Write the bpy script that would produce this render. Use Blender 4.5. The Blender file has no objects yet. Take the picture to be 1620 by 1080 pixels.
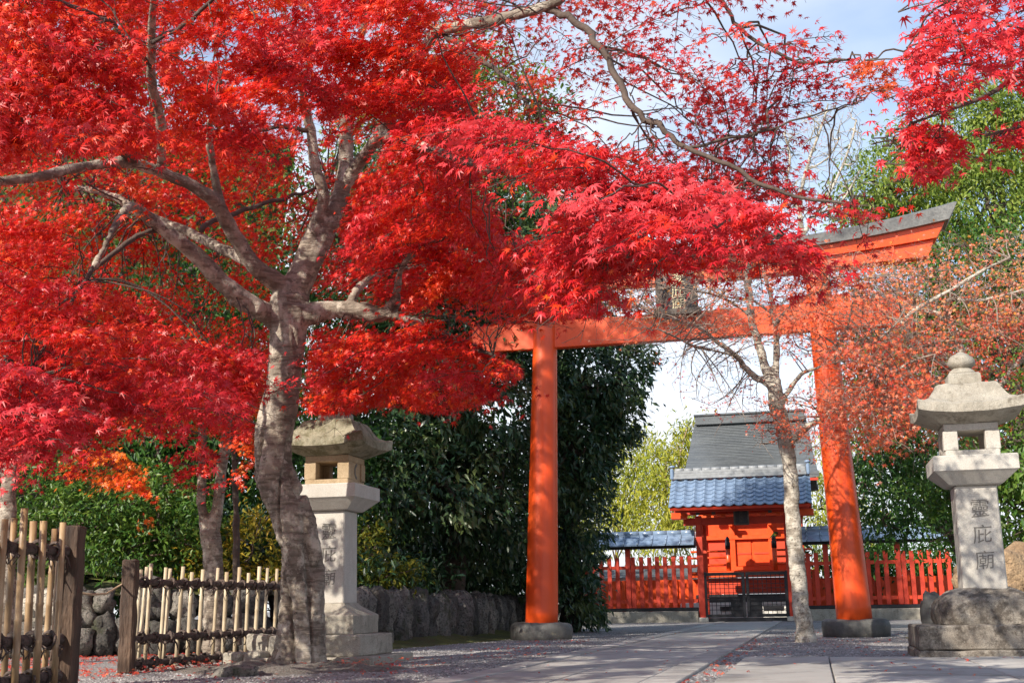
import bpy, bmesh, math, random
import numpy as np
from mathutils import Vector, Matrix, noise as mnoise

random.seed(7)
RNG = np.random.default_rng(11)
scene = bpy.context.scene
COL = scene.collection
D2R = math.radians

# ------------------------------------------------------------------ camera
F_PX, PITCH, ROLL = 1905.0, D2R(12.4), D2R(-0.9)
cam_data = bpy.data.cameras.new('camera')
cam = bpy.data.objects.new('camera', cam_data)
COL.objects.link(cam)
cam_data.sensor_width = 36.0
cam_data.lens = 36.0 * F_PX / 1620.0
cam_data.clip_start = 0.05
cam_data.clip_end = 2000
CAM_ROT = Matrix.Rotation(math.pi / 2 + PITCH, 3, 'X') @ Matrix.Rotation(ROLL, 3, 'Z')
cam.matrix_world = Matrix.Translation((0, 0, 0.53)) @ CAM_ROT.to_4x4()
scene.camera = cam
RC = np.array(CAM_ROT)
CC = np.array([0.0, 0.0, 0.53])


def at(px, py, Y):
    """world point that stands Y metres down the world's y axis and is seen at a photo pixel"""
    d = RC @ np.array([(px - 810) / F_PX, (540 - py) / F_PX, -1.0])
    return CC + d * (Y / d[1])


def project(P):
    q = (np.asarray(P) - CC) @ RC
    return np.stack([810 + F_PX * q[:, 0] / -q[:, 2], 540 - F_PX * q[:, 1] / -q[:, 2]], 1)


# the shrine's own axes: U to the right along its front, V down the path
AX = D2R(13.6)
U = np.array([math.cos(AX), -math.sin(AX), 0.0])
V = np.array([math.sin(AX), math.cos(AX), 0.0])
GATE = np.array([6.85, 36.2, 0.0])


def L(u, v, z=0.0):
    return GATE + u * U + v * V + np.array([0, 0, z])


SUN_EL, SUN_PHI = D2R(33), D2R(29)
SUN = math.cos(SUN_EL) * (-V * math.cos(SUN_PHI) - U * math.sin(SUN_PHI)) + np.array([0, 0, math.sin(SUN_EL)])

# ------------------------------------------------------------------ materials


def new_mat(name):
    m = bpy.data.materials.new(name)
    m.use_nodes = True
    nt = m.node_tree
    return m, nt, nt.nodes['Principled BSDF']


def ramp(nt, stops, fac):
    r = nt.nodes.new('ShaderNodeValToRGB')
    els = r.color_ramp.elements
    while len(els) < len(stops):
        els.new(0.5)
    for e, (p, c) in zip(els, stops):
        e.position = p
        e.color = (*c, 1)
    nt.links.new(fac, r.inputs[0])
    return r.outputs[0]


def noise_node(nt, scale, detail=6, rough=0.6, vec=None, coord='Object', stretch=None):
    tc = nt.nodes.new('ShaderNodeTexCoord')
    src = tc.outputs[coord]
    if stretch:
        mp = nt.nodes.new('ShaderNodeMapping')
        mp.inputs['Scale'].default_value = stretch
        nt.links.new(src, mp.inputs[0])
        src = mp.outputs[0]
    n = nt.nodes.new('ShaderNodeTexNoise')
    n.inputs['Scale'].default_value = scale
    n.inputs['Detail'].default_value = detail
    n.inputs['Roughness'].default_value = rough
    nt.links.new(src, n.inputs['Vector'])
    return n.outputs['Fac']


def mixc(nt, fac, a, b, mode='MIX'):
    m = nt.nodes.new('ShaderNodeMix')
    m.data_type = 'RGBA'
    m.blend_type = mode
    for i, s in ((0, fac), (6, a), (7, b)):
        if hasattr(s, 'default_value') or hasattr(s, 'is_linked'):
            nt.links.new(s, m.inputs[i])
        elif i == 0:
            m.inputs[0].default_value = s
        else:
            m.inputs[i].default_value = (*s, 1)
    return m.outputs[2]


def bump(nt, bsdf, height, strength=0.3, dist=0.02):
    b = nt.nodes.new('ShaderNodeBump')
    b.inputs['Strength'].default_value = strength
    b.inputs['Distance'].default_value = dist
    nt.links.new(height, b.inputs['Height'])
    nt.links.new(b.outputs[0], bsdf.inputs['Normal'])


def mottled(name, c1, c2, c3=None, scale=6, fine=60, rough=0.8, bumps=0.3, dist=0.015, coord='Object', spots=None, stretch=None):
    """two or three blended colours over coarse and fine noise, optional spots of a further colour"""
    m, nt, b = new_mat(name)
    n1 = noise_node(nt, scale, 6, 0.65, coord=coord, stretch=stretch)
    n2 = noise_node(nt, fine, 4, 0.6, coord=coord, stretch=stretch)
    col = ramp(nt, [(0.35, c1), (0.65, c2)], n1)
    if c3:
        col = mixc(nt, ramp(nt, [(0.4, (0, 0, 0)), (0.7, (0.7, 0.7, 0.7))], n2), col, c3)
    if spots:
        sc, lo, hi, c = spots
        n3 = noise_node(nt, sc, 8, 0.7, coord=coord)
        col = mixc(nt, ramp(nt, [(lo, (0, 0, 0)), (hi, (1, 1, 1))], n3), col, c)
    nt.links.new(col, b.inputs['Base Color'])
    b.inputs['Roughness'].default_value = rough
    add = nt.nodes.new('ShaderNodeMath')
    add.operation = 'ADD'
    nt.links.new(n1, add.inputs[0])
    nt.links.new(n2, add.inputs[1])
    bump(nt, b, add.outputs[0], bumps, dist)
    return m


def plain(name, c, rough=0.5, var=0.12, scale=3, metallic=0, bumps=0.08, coat=0):
    m, nt, b = new_mat(name)
    n = noise_node(nt, scale, 8, 0.65)
    lo = tuple(x * (1 - var) for x in c)
    hi = tuple(min(1, x * (1 + var)) for x in c)
    nt.links.new(ramp(nt, [(0.3, lo), (0.7, hi)], n), b.inputs['Base Color'])
    b.inputs['Roughness'].default_value = rough
    b.inputs['Metallic'].default_value = metallic
    if coat:
        b.inputs['Coat Weight'].default_value = coat
        b.inputs['Coat Roughness'].default_value = 0.25
    bump(nt, b, n, bumps, 0.01)
    return m


def leaf_mat(name, stops, rough=0.45, trans=0.4, boost=1.3, spec=0.4):
    m, nt, b = new_mat(name)
    a = nt.nodes.new('ShaderNodeAttribute')
    a.attribute_name = 'tone'
    c = ramp(nt, stops, a.outputs['Fac'])
    nt.links.new(c, b.inputs['Base Color'])
    b.inputs['Roughness'].default_value = rough
    b.inputs['Specular IOR Level'].default_value = spec
    t = nt.nodes.new('ShaderNodeBsdfTranslucent')
    mul = nt.nodes.new('ShaderNodeMix')
    mul.data_type = 'RGBA'
    mul.blend_type = 'MULTIPLY'
    mul.inputs[0].default_value = 1
    mul.inputs[7].default_value = (boost, boost, boost, 1)
    nt.links.new(c, mul.inputs[6])
    nt.links.new(mul.outputs[2], t.inputs['Color'])
    mx = nt.nodes.new('ShaderNodeMixShader')
    mx.inputs[0].default_value = trans
    nt.links.new(b.outputs[0], mx.inputs[1])
    nt.links.new(t.outputs[0], mx.inputs[2])
    nt.links.new(mx.outputs[0], nt.nodes['Material Output'].inputs[0])
    return m


M = {}


def vermilion_mat(name):
    """painted timber: faded patches, vertical run marks, fine cracks and grime specks"""
    m, nt, b = new_mat(name)
    n1 = noise_node(nt, 1.3, 8, 0.7)
    n2 = noise_node(nt, 9, 6, 0.7, stretch=(1, 1, 0.09))
    n3 = noise_node(nt, 26, 8, 0.75)
    c = ramp(nt, [(0.3, (0.72, 0.062, 0.007)), (0.7, (0.82, 0.098, 0.010))], n1)
    c = mixc(nt, ramp(nt, [(0.50, (0, 0, 0)), (0.75, (0.55, 0.55, 0.55))], n2), c, (0.62, 0.045, 0.008))
    c = mixc(nt, ramp(nt, [(0.62, (0, 0, 0)), (0.72, (0.55, 0.55, 0.55))], n3), c, (0.38, 0.035, 0.012))
    nt.links.new(c, b.inputs['Base Color'])
    nt.links.new(ramp(nt, [(0.3, (0.30, 0.30, 0.30)), (0.7, (0.52, 0.52, 0.52))], n1), b.inputs['Roughness'])
    b.inputs['Coat Weight'].default_value = 0.15
    b.inputs['Coat Roughness'].default_value = 0.3
    bump(nt, b, n2, 0.12, 0.01)
    return m


M['maple'] = leaf_mat('maple_leaf', [(0.0, (0.74, 0.060, 0.065)), (0.2, (0.54, 0.016, 0.026)), (0.45, (0.70, 0.026, 0.014)),
                                     (0.75, (0.80, 0.075, 0.012)), (1.0, (0.82, 0.20, 0.02))], 0.42, 0.32, 1.15, 0.5)
M['backlit_maple'] = leaf_mat('backlit_maple_leaf', [(0.0, (0.36, 0.012, 0.030)), (0.5, (0.50, 0.020, 0.018)), (1.0, (0.66, 0.10, 0.02))], 0.5, 0.35, 1.1, 0.4)  # deeper red carries the backlit shade of the outer sprays in its colour
M['dry_maple'] = leaf_mat('dry_maple_leaf', [(0.0, (0.60, 0.055, 0.06)), (0.35, (0.72, 0.11, 0.06)), (0.6, (0.78, 0.19, 0.07)),
                                             (0.85, (0.66, 0.34, 0.26)), (1.0, (0.80, 0.33, 0.06))], 0.55, 0.35, 1.1, 0.3)
M['dark_green'] = leaf_mat('evergreen_leaf', [(0.0, (0.018, 0.050, 0.022)), (0.5, (0.040, 0.090, 0.034)), (1.0, (0.12, 0.16, 0.05))], 0.34, 0.22, 1.3, 0.55)
M['mid_green'] = leaf_mat('broad_leaf', [(0.0, (0.022, 0.07, 0.012)), (0.5, (0.05, 0.13, 0.018)), (1.0, (0.14, 0.22, 0.03))], 0.42, 0.3, 1.3, 0.4)
M['light_green'] = leaf_mat('light_leaf', [(0.0, (0.06, 0.12, 0.018)), (0.5, (0.13, 0.21, 0.03)), (1.0, (0.28, 0.32, 0.05))], 0.45, 0.35, 1.3, 0.4)
M['bamboo_leaf'] = leaf_mat('bamboo_leaf', [(0.0, (0.14, 0.19, 0.02)), (0.5, (0.28, 0.31, 0.03)), (1.0, (0.46, 0.42, 0.05))], 0.5, 0.35, 1.2, 0.3)
M['yellow_leaf'] = leaf_mat('yellow_leaf', [(0.0, (0.05, 0.09, 0.015)), (0.5, (0.20, 0.20, 0.02)), (1.0, (0.46, 0.30, 0.03))], 0.5, 0.35, 1.2, 0.3)

def bark_mat(name, dark, mid, pale, patch_scale=6.0, lines=34.0, lo=0.50, hi=0.60, speck=(0.05, 0.04, 0.03), speck_lo=0.60):
    m, nt, b = new_mat(name)
    n1 = noise_node(nt, 3.0, 8, 0.7, stretch=(1, 1, 0.5))
    n2 = noise_node(nt, 5.0, 5, 0.65, stretch=(1, 1, lines / 5))
    n3 = noise_node(nt, patch_scale, 10, 0.72)
    n4 = noise_node(nt, patch_scale * 3.3, 8, 0.75)
    c = ramp(nt, [(0.32, dark), (0.62, mid)], n1)
    c = mixc(nt, ramp(nt, [(0.42, (0.75, 0.75, 0.75)), (0.52, (0, 0, 0))], n2), c, dark)
    c = mixc(nt, ramp(nt, [(lo, (0, 0, 0)), (hi, (0.9, 0.9, 0.9))], n3), c, pale)
    c = mixc(nt, ramp(nt, [(speck_lo, (0, 0, 0)), (speck_lo + 0.06, (0.85, 0.85, 0.85))], n4), c, speck)
    nt.links.new(c, b.inputs['Base Color'])
    b.inputs['Roughness'].default_value = 0.9
    b.inputs['Specular IOR Level'].default_value = 0.2
    ad_ = nt.nodes.new('ShaderNodeMath')
    ad_.operation = 'ADD'
    nt.links.new(n2, ad_.inputs[0])
    nt.links.new(n4, ad_.inputs[1])
    bump(nt, b, ad_.outputs[0], 1.0, 0.025)
    return m


M['bark'] = bark_mat('grey_bark', (0.125, 0.098, 0.075), (0.36, 0.30, 0.235), (0.55, 0.485, 0.39), 5, 30)
M['dark_bark'] = mottled('dark_bark', (0.05, 0.034, 0.026), (0.12, 0.085, 0.065), (0.09, 0.06, 0.045), 6, 50, 0.85, 0.6, 0.02,
                         spots=(12, 0.62, 0.75, (0.25, 0.22, 0.17)))
M['pale_bark'] = bark_mat('pale_lichen_bark', (0.20, 0.165, 0.13), (0.44, 0.38, 0.30), (0.64, 0.58, 0.48), 7, 40, 0.44, 0.54, (0.055, 0.045, 0.035), 0.56)
M['pale_twig'] = plain('pale_twig_bark', (0.24, 0.185, 0.145), 0.8, 0.35, 12)
M['twig'] = plain('twig_bark', (0.09, 0.06, 0.045), 0.8, 0.3, 12)
M['vermilion'] = vermilion_mat('vermilion_paint')
M['old_vermilion'] = plain('weathered_vermilion', (0.62, 0.052, 0.014), 0.55, 0.14, 3)
M['red_wood'] = plain('deep_red_wood', (0.50, 0.036, 0.012), 0.6, 0.2, 4)  # one even red, deeper than the vermilion
M['black_wood'] = plain('black_lacquered_wood', (0.014, 0.014, 0.017), 0.4, 0.3, 5)
M['white_plaster'] = plain('white_plaster', (0.75, 0.72, 0.66), 0.8, 0.06, 4)


def granite_mat(name, lo, hi, speck, stain, stain_at=(0.52, 0.66), drips=0.5, rough_bump=0.5):
    """weathered granite: crystal speckle, soft tone, lichen and water stains with shapes of their own"""
    m, nt, b = new_mat(name)
    n1 = noise_node(nt, 3.0, 8, 0.7)
    n2 = noise_node(nt, 190, 2, 0.5)
    n3 = noise_node(nt, 7, 12, 0.75)
    n4 = noise_node(nt, 9, 8, 0.7, stretch=(1, 1, 0.22))
    n5 = noise_node(nt, 60, 6, 0.7)
    c = ramp(nt, [(0.3, lo), (0.7, hi)], n1)
    c = mixc(nt, ramp(nt, [(0.52, (0, 0, 0)), (0.62, (0.75, 0.75, 0.75))], n2), c, speck)
    c = mixc(nt, ramp(nt, [(stain_at[0], (0, 0, 0)), (stain_at[1], (0.85, 0.85, 0.85))], n3), c, stain)
    c = mixc(nt, ramp(nt, [(0.50, (0, 0, 0)), (0.72, (drips, drips, drips))], n4), c, stain)
    c = mixc(nt, ramp(nt, [(0.60, (0, 0, 0)), (0.68, (0.5, 0.5, 0.5))], n5), c, tuple(min(0.8, x * 1.25) for x in hi))
    nt.links.new(c, b.inputs['Base Color'])
    b.inputs['Roughness'].default_value = 0.9
    b.inputs['Specular IOR Level'].default_value = 0.25
    a_ = nt.nodes.new('ShaderNodeMath')
    a_.operation = 'ADD'
    nt.links.new(n5, a_.inputs[0])
    nt.links.new(n3, a_.inputs[1])
    bump(nt, b, a_.outputs[0], rough_bump, 0.012)
    return m


M['granite'] = granite_mat('light_granite', (0.44, 0.405, 0.35), (0.56, 0.525, 0.465), (0.30, 0.28, 0.25), (0.30, 0.26, 0.205), (0.58, 0.74), 0.35, 0.35)
M['old_granite'] = granite_mat('lichen_granite', (0.30, 0.265, 0.21), (0.47, 0.43, 0.355), (0.18, 0.16, 0.13), (0.135, 0.115, 0.085), (0.54, 0.66), 0.55, 0.7)
M['tan_granite'] = granite_mat('tan_granite', (0.36, 0.26, 0.15), (0.48, 0.37, 0.24), (0.24, 0.17, 0.10), (0.22, 0.15, 0.08), (0.54, 0.70), 0.4, 0.5)
M['mossy_granite'] = granite_mat('mossy_granite', (0.24, 0.215, 0.15), (0.42, 0.385, 0.28), (0.15, 0.13, 0.09), (0.11, 0.10, 0.05), (0.46, 0.60), 0.6, 0.8)
M['stained_granite'] = granite_mat('stained_granite', (0.20, 0.165, 0.13), (0.36, 0.325, 0.275), (0.10, 0.085, 0.07), (0.07, 0.056, 0.045), (0.47, 0.58), 0.7, 0.9)
M['dark_stone'] = mottled('dark_base_stone', (0.055, 0.055, 0.055), (0.13, 0.125, 0.115), (0.08, 0.075, 0.06), 5, 60, 0.6, 0.4, 0.012,
                          spots=(6, 0.58, 0.70, (0.20, 0.18, 0.12)))


def stones_mat(name, c1, c2, moss, moss_at=(0.55, 0.66)):
    m, nt, b = new_mat(name)
    n1 = noise_node(nt, 5, 10, 0.72)
    n2 = noise_node(nt, 28, 8, 0.7)
    g_ = nt.nodes.new('ShaderNodeNewGeometry')
    c = ramp(nt, [(0.32, c1), (0.68, c2)], n1)
    c = mixc(nt, 1.0, c, ramp(nt, [(0.0, (0.45, 0.44, 0.43)), (0.6, (1, 1, 1)), (1.0, (1.7, 1.65, 1.55))], g_.outputs['Random Per Island']), 'MULTIPLY')
    c = mixc(nt, ramp(nt, [(0.50, (0, 0, 0)), (0.60, (0.8, 0.8, 0.8))], n2), c, tuple(x * 0.35 for x in c1))
    n3 = noise_node(nt, 2.4, 8, 0.7)
    c = mixc(nt, ramp(nt, [(moss_at[0], (0, 0, 0)), (moss_at[1], (0.8, 0.8, 0.8))], n3), c, moss)
    nt.links.new(c, b.inputs['Base Color'])
    b.inputs['Roughness'].default_value = 0.9
    a_ = nt.nodes.new('ShaderNodeMath')
    a_.operation = 'ADD'
    nt.links.new(n1, a_.inputs[0])
    nt.links.new(n2, a_.inputs[1])
    bump(nt, b, a_.outputs[0], 1.0, 0.05)
    return m


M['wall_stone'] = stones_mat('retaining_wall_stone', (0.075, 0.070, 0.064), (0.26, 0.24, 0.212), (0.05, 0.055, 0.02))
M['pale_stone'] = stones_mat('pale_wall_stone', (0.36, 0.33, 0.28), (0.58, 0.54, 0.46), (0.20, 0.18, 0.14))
M['tan_rock'] = mottled('tan_rock', (0.24, 0.15, 0.08), (0.48, 0.33, 0.19), (0.15, 0.10, 0.06), 2.5, 25, 0.9, 0.9, 0.05)
M['carved'] = plain('carved_shadow_stone', (0.17, 0.155, 0.135), 0.9, 0.25, 30)
M['roof_tile'] = plain('blue_grey_roof_tile', (0.20, 0.27, 0.38), 0.22, 0.22, 5, coat=0.5)
M['ridge_tile'] = plain('pale_ridge_tile', (0.27, 0.275, 0.28), 0.5, 0.25, 7)
M['bark_roof'] = mottled('grey_shingle_roof', (0.085, 0.095, 0.105), (0.15, 0.16, 0.165), (0.06, 0.065, 0.07), 3, 30, 0.6, 0.5, 0.02, stretch=(0.35, 1.5, 5))
M['cap_metal'] = mottled('grey_copper_cap', (0.12, 0.122, 0.12), (0.23, 0.23, 0.215), (0.08, 0.08, 0.078), 4, 30, 0.6, 0.3, 0.01)
M['bamboo'] = mottled('dry_bamboo', (0.30, 0.18, 0.085), (0.46, 0.32, 0.18), (0.20, 0.115, 0.055), 5, 30, 0.45, 0.2, 0.004, stretch=(1, 1, 0.25))  # brown deepened to carry the shade on the near fence poles
M['pale_bamboo'] = mottled('bleached_bamboo', (0.42, 0.32, 0.19), (0.60, 0.51, 0.36), (0.30, 0.22, 0.13), 5, 30, 0.45, 0.2, 0.004, stretch=(1, 1, 0.25))
M['old_wood'] = mottled('old_fence_wood', (0.035, 0.022, 0.016), (0.15, 0.09, 0.055), (0.05, 0.03, 0.02), 6, 45, 0.85, 0.9, 0.02, stretch=(1, 1, 0.18))
M['rope'] = mottled('black_hemp_rope', (0.05, 0.034, 0.028), (0.16, 0.115, 0.095), None, 30, 150, 0.95, 1.0, 0.01)
M['pale_rope'] = plain('pale_straw_rope', (0.42, 0.30, 0.18), 0.8, 0.2, 40)
M['gold'] = plain('faded_gilt', (0.72, 0.62, 0.36), 0.45, 0.2, 9)
M['iron'] = plain('dark_iron', (0.05, 0.05, 0.05), 0.45, 0.2, 10, metallic=0.6)
M['weathered_board'] = plain('weathered_grey_board', (0.10, 0.085, 0.07), 0.8, 0.3, 9)

# ------------------------------------------------------------------ mesh helpers


class MB:
    """collects boxes, tubes and sheets and links them as one mesh object"""

    def __init__(self):
        self.v, self.f, self.s = [], [], []

    def add(self, vs, fs, smooth=False):
        o = len(self.v)
        self.v += [tuple(map(float, p)) for p in vs]
        self.f += [tuple(i + o for i in f) for f in fs]
        self.s += [smooth] * len(fs)
        return self

    def box(self, c, size, ax=None, taper=1.0, bev=0.0):
        sx, sy, sz = (s / 2 for s in size)
        ax = ax or ((1, 0, 0), (0, 1, 0), (0, 0, 1))
        X, Y, Z = (np.array(a, float) for a in ax)
        c = np.array(c, float)
        if bev:
            loops = [(-sz, -bev), (-sz + bev, 0), (sz - bev, 0), (sz, -bev)]
        else:
            loops = [(-sz, 0), (sz, 0)]
        vs, n = [], 0
        for k, (z, i) in enumerate(loops):
            t = 1 + (taper - 1) * (z + sz) / (2 * sz)
            ax_, ay_ = sx * t + i, sy * t + i
            b = bev
            pts = [(-ax_, -ay_), (ax_, -ay_), (ax_, ay_), (-ax_, ay_)]
            if bev:
                pts = [(-ax_ + b, -ay_), (ax_ - b, -ay_), (ax_, -ay_ + b), (ax_, ay_ - b), (ax_ - b, ay_), (-ax_ + b, ay_), (-ax_, ay_ - b), (-ax_, -ay_ + b)]
            n = len(pts)
            vs += [c + X * p + Y * q + Z * z for p, q in pts]
        fs = [tuple(range(n))[::-1], tuple(range(len(vs) - n, len(vs)))]
        for k in range(len(loops) - 1):
            for i in range(n):
                j = (i + 1) % n
                fs.append((k * n + i, k * n + j, (k + 1) * n + j, (k + 1) * n + i))
        return self.add(vs, fs)

    def tube(self, pts, rad, n=8, caps=True, smooth=True):
        pts = [np.array(p, float) for p in pts]
        if np.isscalar(rad):
            rad = [rad] * len(pts)
        vs, fs = [], []
        ref = None
        for i, p in enumerate(pts):
            d = pts[min(i + 1, len(pts) - 1)] - pts[max(i - 1, 0)]
            d = d / (np.linalg.norm(d) + 1e-9)
            if ref is None:
                ref = np.array([0, 0, 1.0]) if abs(d[2]) < 0.9 else np.array([1.0, 0, 0])
            a = np.cross(d, ref)
            a /= np.linalg.norm(a) + 1e-9
            b = np.cross(a, d)
            ref = b
            for k in range(n):
                t = 2 * math.pi * k / n
                vs.append(p + rad[i] * (a * math.cos(t) + b * math.sin(t)))
        for i in range(len(pts) - 1):
            for k in range(n):
                l = (k + 1) % n
                fs.append((i * n + k, i * n + l, (i + 1) * n + l, (i + 1) * n + k))
        if caps:
            fs.append(tuple(range(n))[::-1])
            fs.append(tuple(range((len(pts) - 1) * n, len(pts) * n)))
        return self.add(vs, fs, smooth)

    def lathe(self, prof, n=32, c=(0, 0, 0), smooth=True, square=False):
        c = np.array(c, float)
        vs, fs = [], []
        for r, z in prof:
            for k in range(n):
                t = 2 * math.pi * k / n
                vs.append(c + np.array([r * math.cos(t), r * math.sin(t), z]))
        m = len(prof)
        for i in range(m - 1):
            for k in range(n):
                l = (k + 1) % n
                fs.append((i * n + k, i * n + l, (i + 1) * n + l, (i + 1) * n + k))
        fs.append(tuple(range(n))[::-1])
        fs.append(tuple(range((m - 1) * n, m * n)))
        return self.add(vs, fs, smooth)

    def rings(self, prof, c=(0, 0, 0)):
        """square section rings: list of (half, z) or (halfx, halfy, z)"""
        c = np.array(c, float)
        vs, fs = [], []
        for p in prof:
            hx, hy, z = (p[0], p[0], p[1]) if len(p) == 2 else p
            vs += [c + np.array(q) for q in ((-hx, -hy, z), (hx, -hy, z), (hx, hy, z), (-hx, hy, z))]
        m = len(prof)
        for i in range(m - 1):
            for k in range(4):
                l = (k + 1) % 4
                fs.append((i * 4 + k, i * 4 + l, (i + 1) * 4 + l, (i + 1) * 4 + k))
        fs.append((3, 2, 1, 0))
        fs.append(tuple(range((m - 1) * 4, m * 4)))
        return self.add(vs, fs)

    def build(self, name, mat, parent=None):
        me = bpy.data.meshes.new(name)
        me.from_pydata(self.v, [], self.f)
        me.polygons.foreach_set('use_smooth', self.s)
        me.materials.append(mat)
        me.update()
        o = bpy.data.objects.new(name, me)
        COL.objects.link(o)
        if parent is not None:
            o.parent = parent
        return o


def tag(o, label=None, cat=None, group=None, kind=None):
    for k, val in (('label', label), ('category', cat), ('group', group), ('kind', kind)):
        if val:
            o[k] = val
    return o


def thing(name, label, cat, loc=(0, 0, 0), rz=0.0, group=None):
    o = bpy.data.objects.new(name, None)
    o.empty_display_size = 0.2
    COL.objects.link(o)
    o.location = loc
    o.rotation_euler = (0, 0, rz)
    return tag(o, label, cat, group)


def local(root, P):
    """world points into the frame of a top-level empty"""
    m = Matrix.Translation(root.location) @ Matrix.Rotation(root.rotation_euler.z, 4, 'Z')
    mi = np.array(m.inverted())
    P = np.asarray(P, float)
    return P @ mi[:3, :3].T + mi[:3, 3]


def copy_tree(o, parent=None):
    c = o.copy()
    COL.objects.link(c)
    if parent is not None:
        c.parent = parent
    for ch in list(o.children):
        copy_tree(ch, c)
    return c


def roughen(o, amp, scale, seed=0, octaves=3, smooth=True, dirs=None):
    me = o.data
    off = Vector((seed * 7.3, seed * 3.1, seed * 5.7))
    me.update()
    nv = [v.normal.copy() for v in me.vertices]
    for v, n in zip(me.vertices, nv):
        h = mnoise.fractal(Vector((v.co.x * scale, v.co.y * scale, v.co.z * scale)) + off, 0.9, 2.1, octaves)
        v.co += n * h * amp
    if smooth:
        me.polygons.foreach_set('use_smooth', [True] * len(me.polygons))
    me.update()


def remeshed(o, voxel, smooth_it=2):
    """fuses overlapping tubes of one mesh into one skin"""
    m = o.modifiers.new('r', 'REMESH')
    m.mode = 'VOXEL'
    m.voxel_size = voxel
    s = o.modifiers.new('s', 'SMOOTH')
    s.iterations = smooth_it
    s.factor = 0.5
    dg = bpy.context.evaluated_depsgraph_get()
    me = bpy.data.meshes.new_from_object(o.evaluated_get(dg))
    o.modifiers.clear()
    old = o.data
    mats = list(old.materials)
    o.data = me
    me.materials.clear()
    for q in mats:
        me.materials.append(q)
    me.name = old.name
    bpy.data.meshes.remove(old)
    me.polygons.foreach_set('use_smooth', [True] * len(me.polygons))
    return o


def subdivided(o, levels, simple=True):
    s = o.modifiers.new('s', 'SUBSURF')
    s.subdivision_type = 'SIMPLE' if simple else 'CATMULL_CLARK'
    s.levels = s.render_levels = levels
    dg = bpy.context.evaluated_depsgraph_get()
    me = bpy.data.meshes.new_from_object(o.evaluated_get(dg))
    o.modifiers.clear()
    o.data = me
    return o


def text_mesh(name, body, size, mat, parent, extrude=0.003):
    cu = bpy.data.curves.new(name, 'FONT')
    cu.body = body
    cu.size = size
    cu.align_x = 'CENTER'
    cu.align_y = 'CENTER'
    cu.extrude = extrude
    cu.offset = -0.002 * size
    tmp = bpy.data.objects.new('tmp_text', cu)
    COL.objects.link(tmp)
    dg = bpy.context.evaluated_depsgraph_get()
    me = bpy.data.meshes.new_from_object(tmp.evaluated_get(dg))
    bpy.data.objects.remove(tmp)
    for v in me.vertices:
        q = v.co * (9 / size * 0.18)
        v.co.x += size * 0.045 * mnoise.noise(Vector((q.x, q.y * 0.8, len(name)))) + 0.10 * v.co.y * (v.co.x / size)
        v.co.y += size * 0.045 * mnoise.noise(Vector((q.x + 5, q.y, 2))) + 0.05 * v.co.x
    me.materials.clear()
    me.materials.append(mat)
    o = bpy.data.objects.new(name, me)
    COL.objects.link(o)
    o.parent = parent
    return o


# ------------------------------------------------------------------ leaves


def maple_template(lobes=7):
    ang = {7: [-128, -84, -42, 0, 42, 84, 128], 5: [-105, -52, 0, 52, 105]}[lobes]
    ln = {7: [0.42, 0.74, 0.94, 1.0, 0.94, 0.74, 0.42], 5: [0.6, 0.9, 1.0, 0.9, 0.6]}[lobes]
    vs = [(0, 0, 0)]
    for a, l in zip(ang, ln):
        vs.append((math.sin(D2R(a)) * l, math.cos(D2R(a)) * l, -0.20 * l * l))
    half = (ang[1] - ang[0]) / 2
    sin_ = [ang[0] - half] + [(p + q) / 2 for p, q in zip(ang, ang[1:])] + [ang[-1] + half]
    for k, a in enumerate(sin_):
        r = 0.15 if k in (0, lobes) else 0.30
        vs.append((math.sin(D2R(a)) * r, math.cos(D2R(a)) * r, 0.015))
    fs = [(0, 1 + lobes + i, 1 + i, 2 + lobes + i) for i in range(lobes)]
    return np.array(vs) * 0.62, np.array(fs)


MAPLE7 = maple_template(7)
MAPLE5 = maple_template(5)
BROAD = (np.array([(0, 0, 0), (0, 0.5, -0.01), (0, 1, -0.10), (0.20, 0.42, 0.05), (-0.20, 0.42, 0.05)]), np.array([(0, 3, 2, 1), (0, 1, 2, 4)]))
SLIM = (np.array([(0, 0, 0), (0, 0.5, -0.02), (0, 1, -0.16), (0.12, 0.40, 0.03), (-0.12, 0.40, 0.03)]), np.array([(0, 3, 2, 1), (0, 1, 2, 4)]))


def unit(a):
    return a / (np.linalg.norm(a, axis=-1, keepdims=True) + 1e-9)


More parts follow.
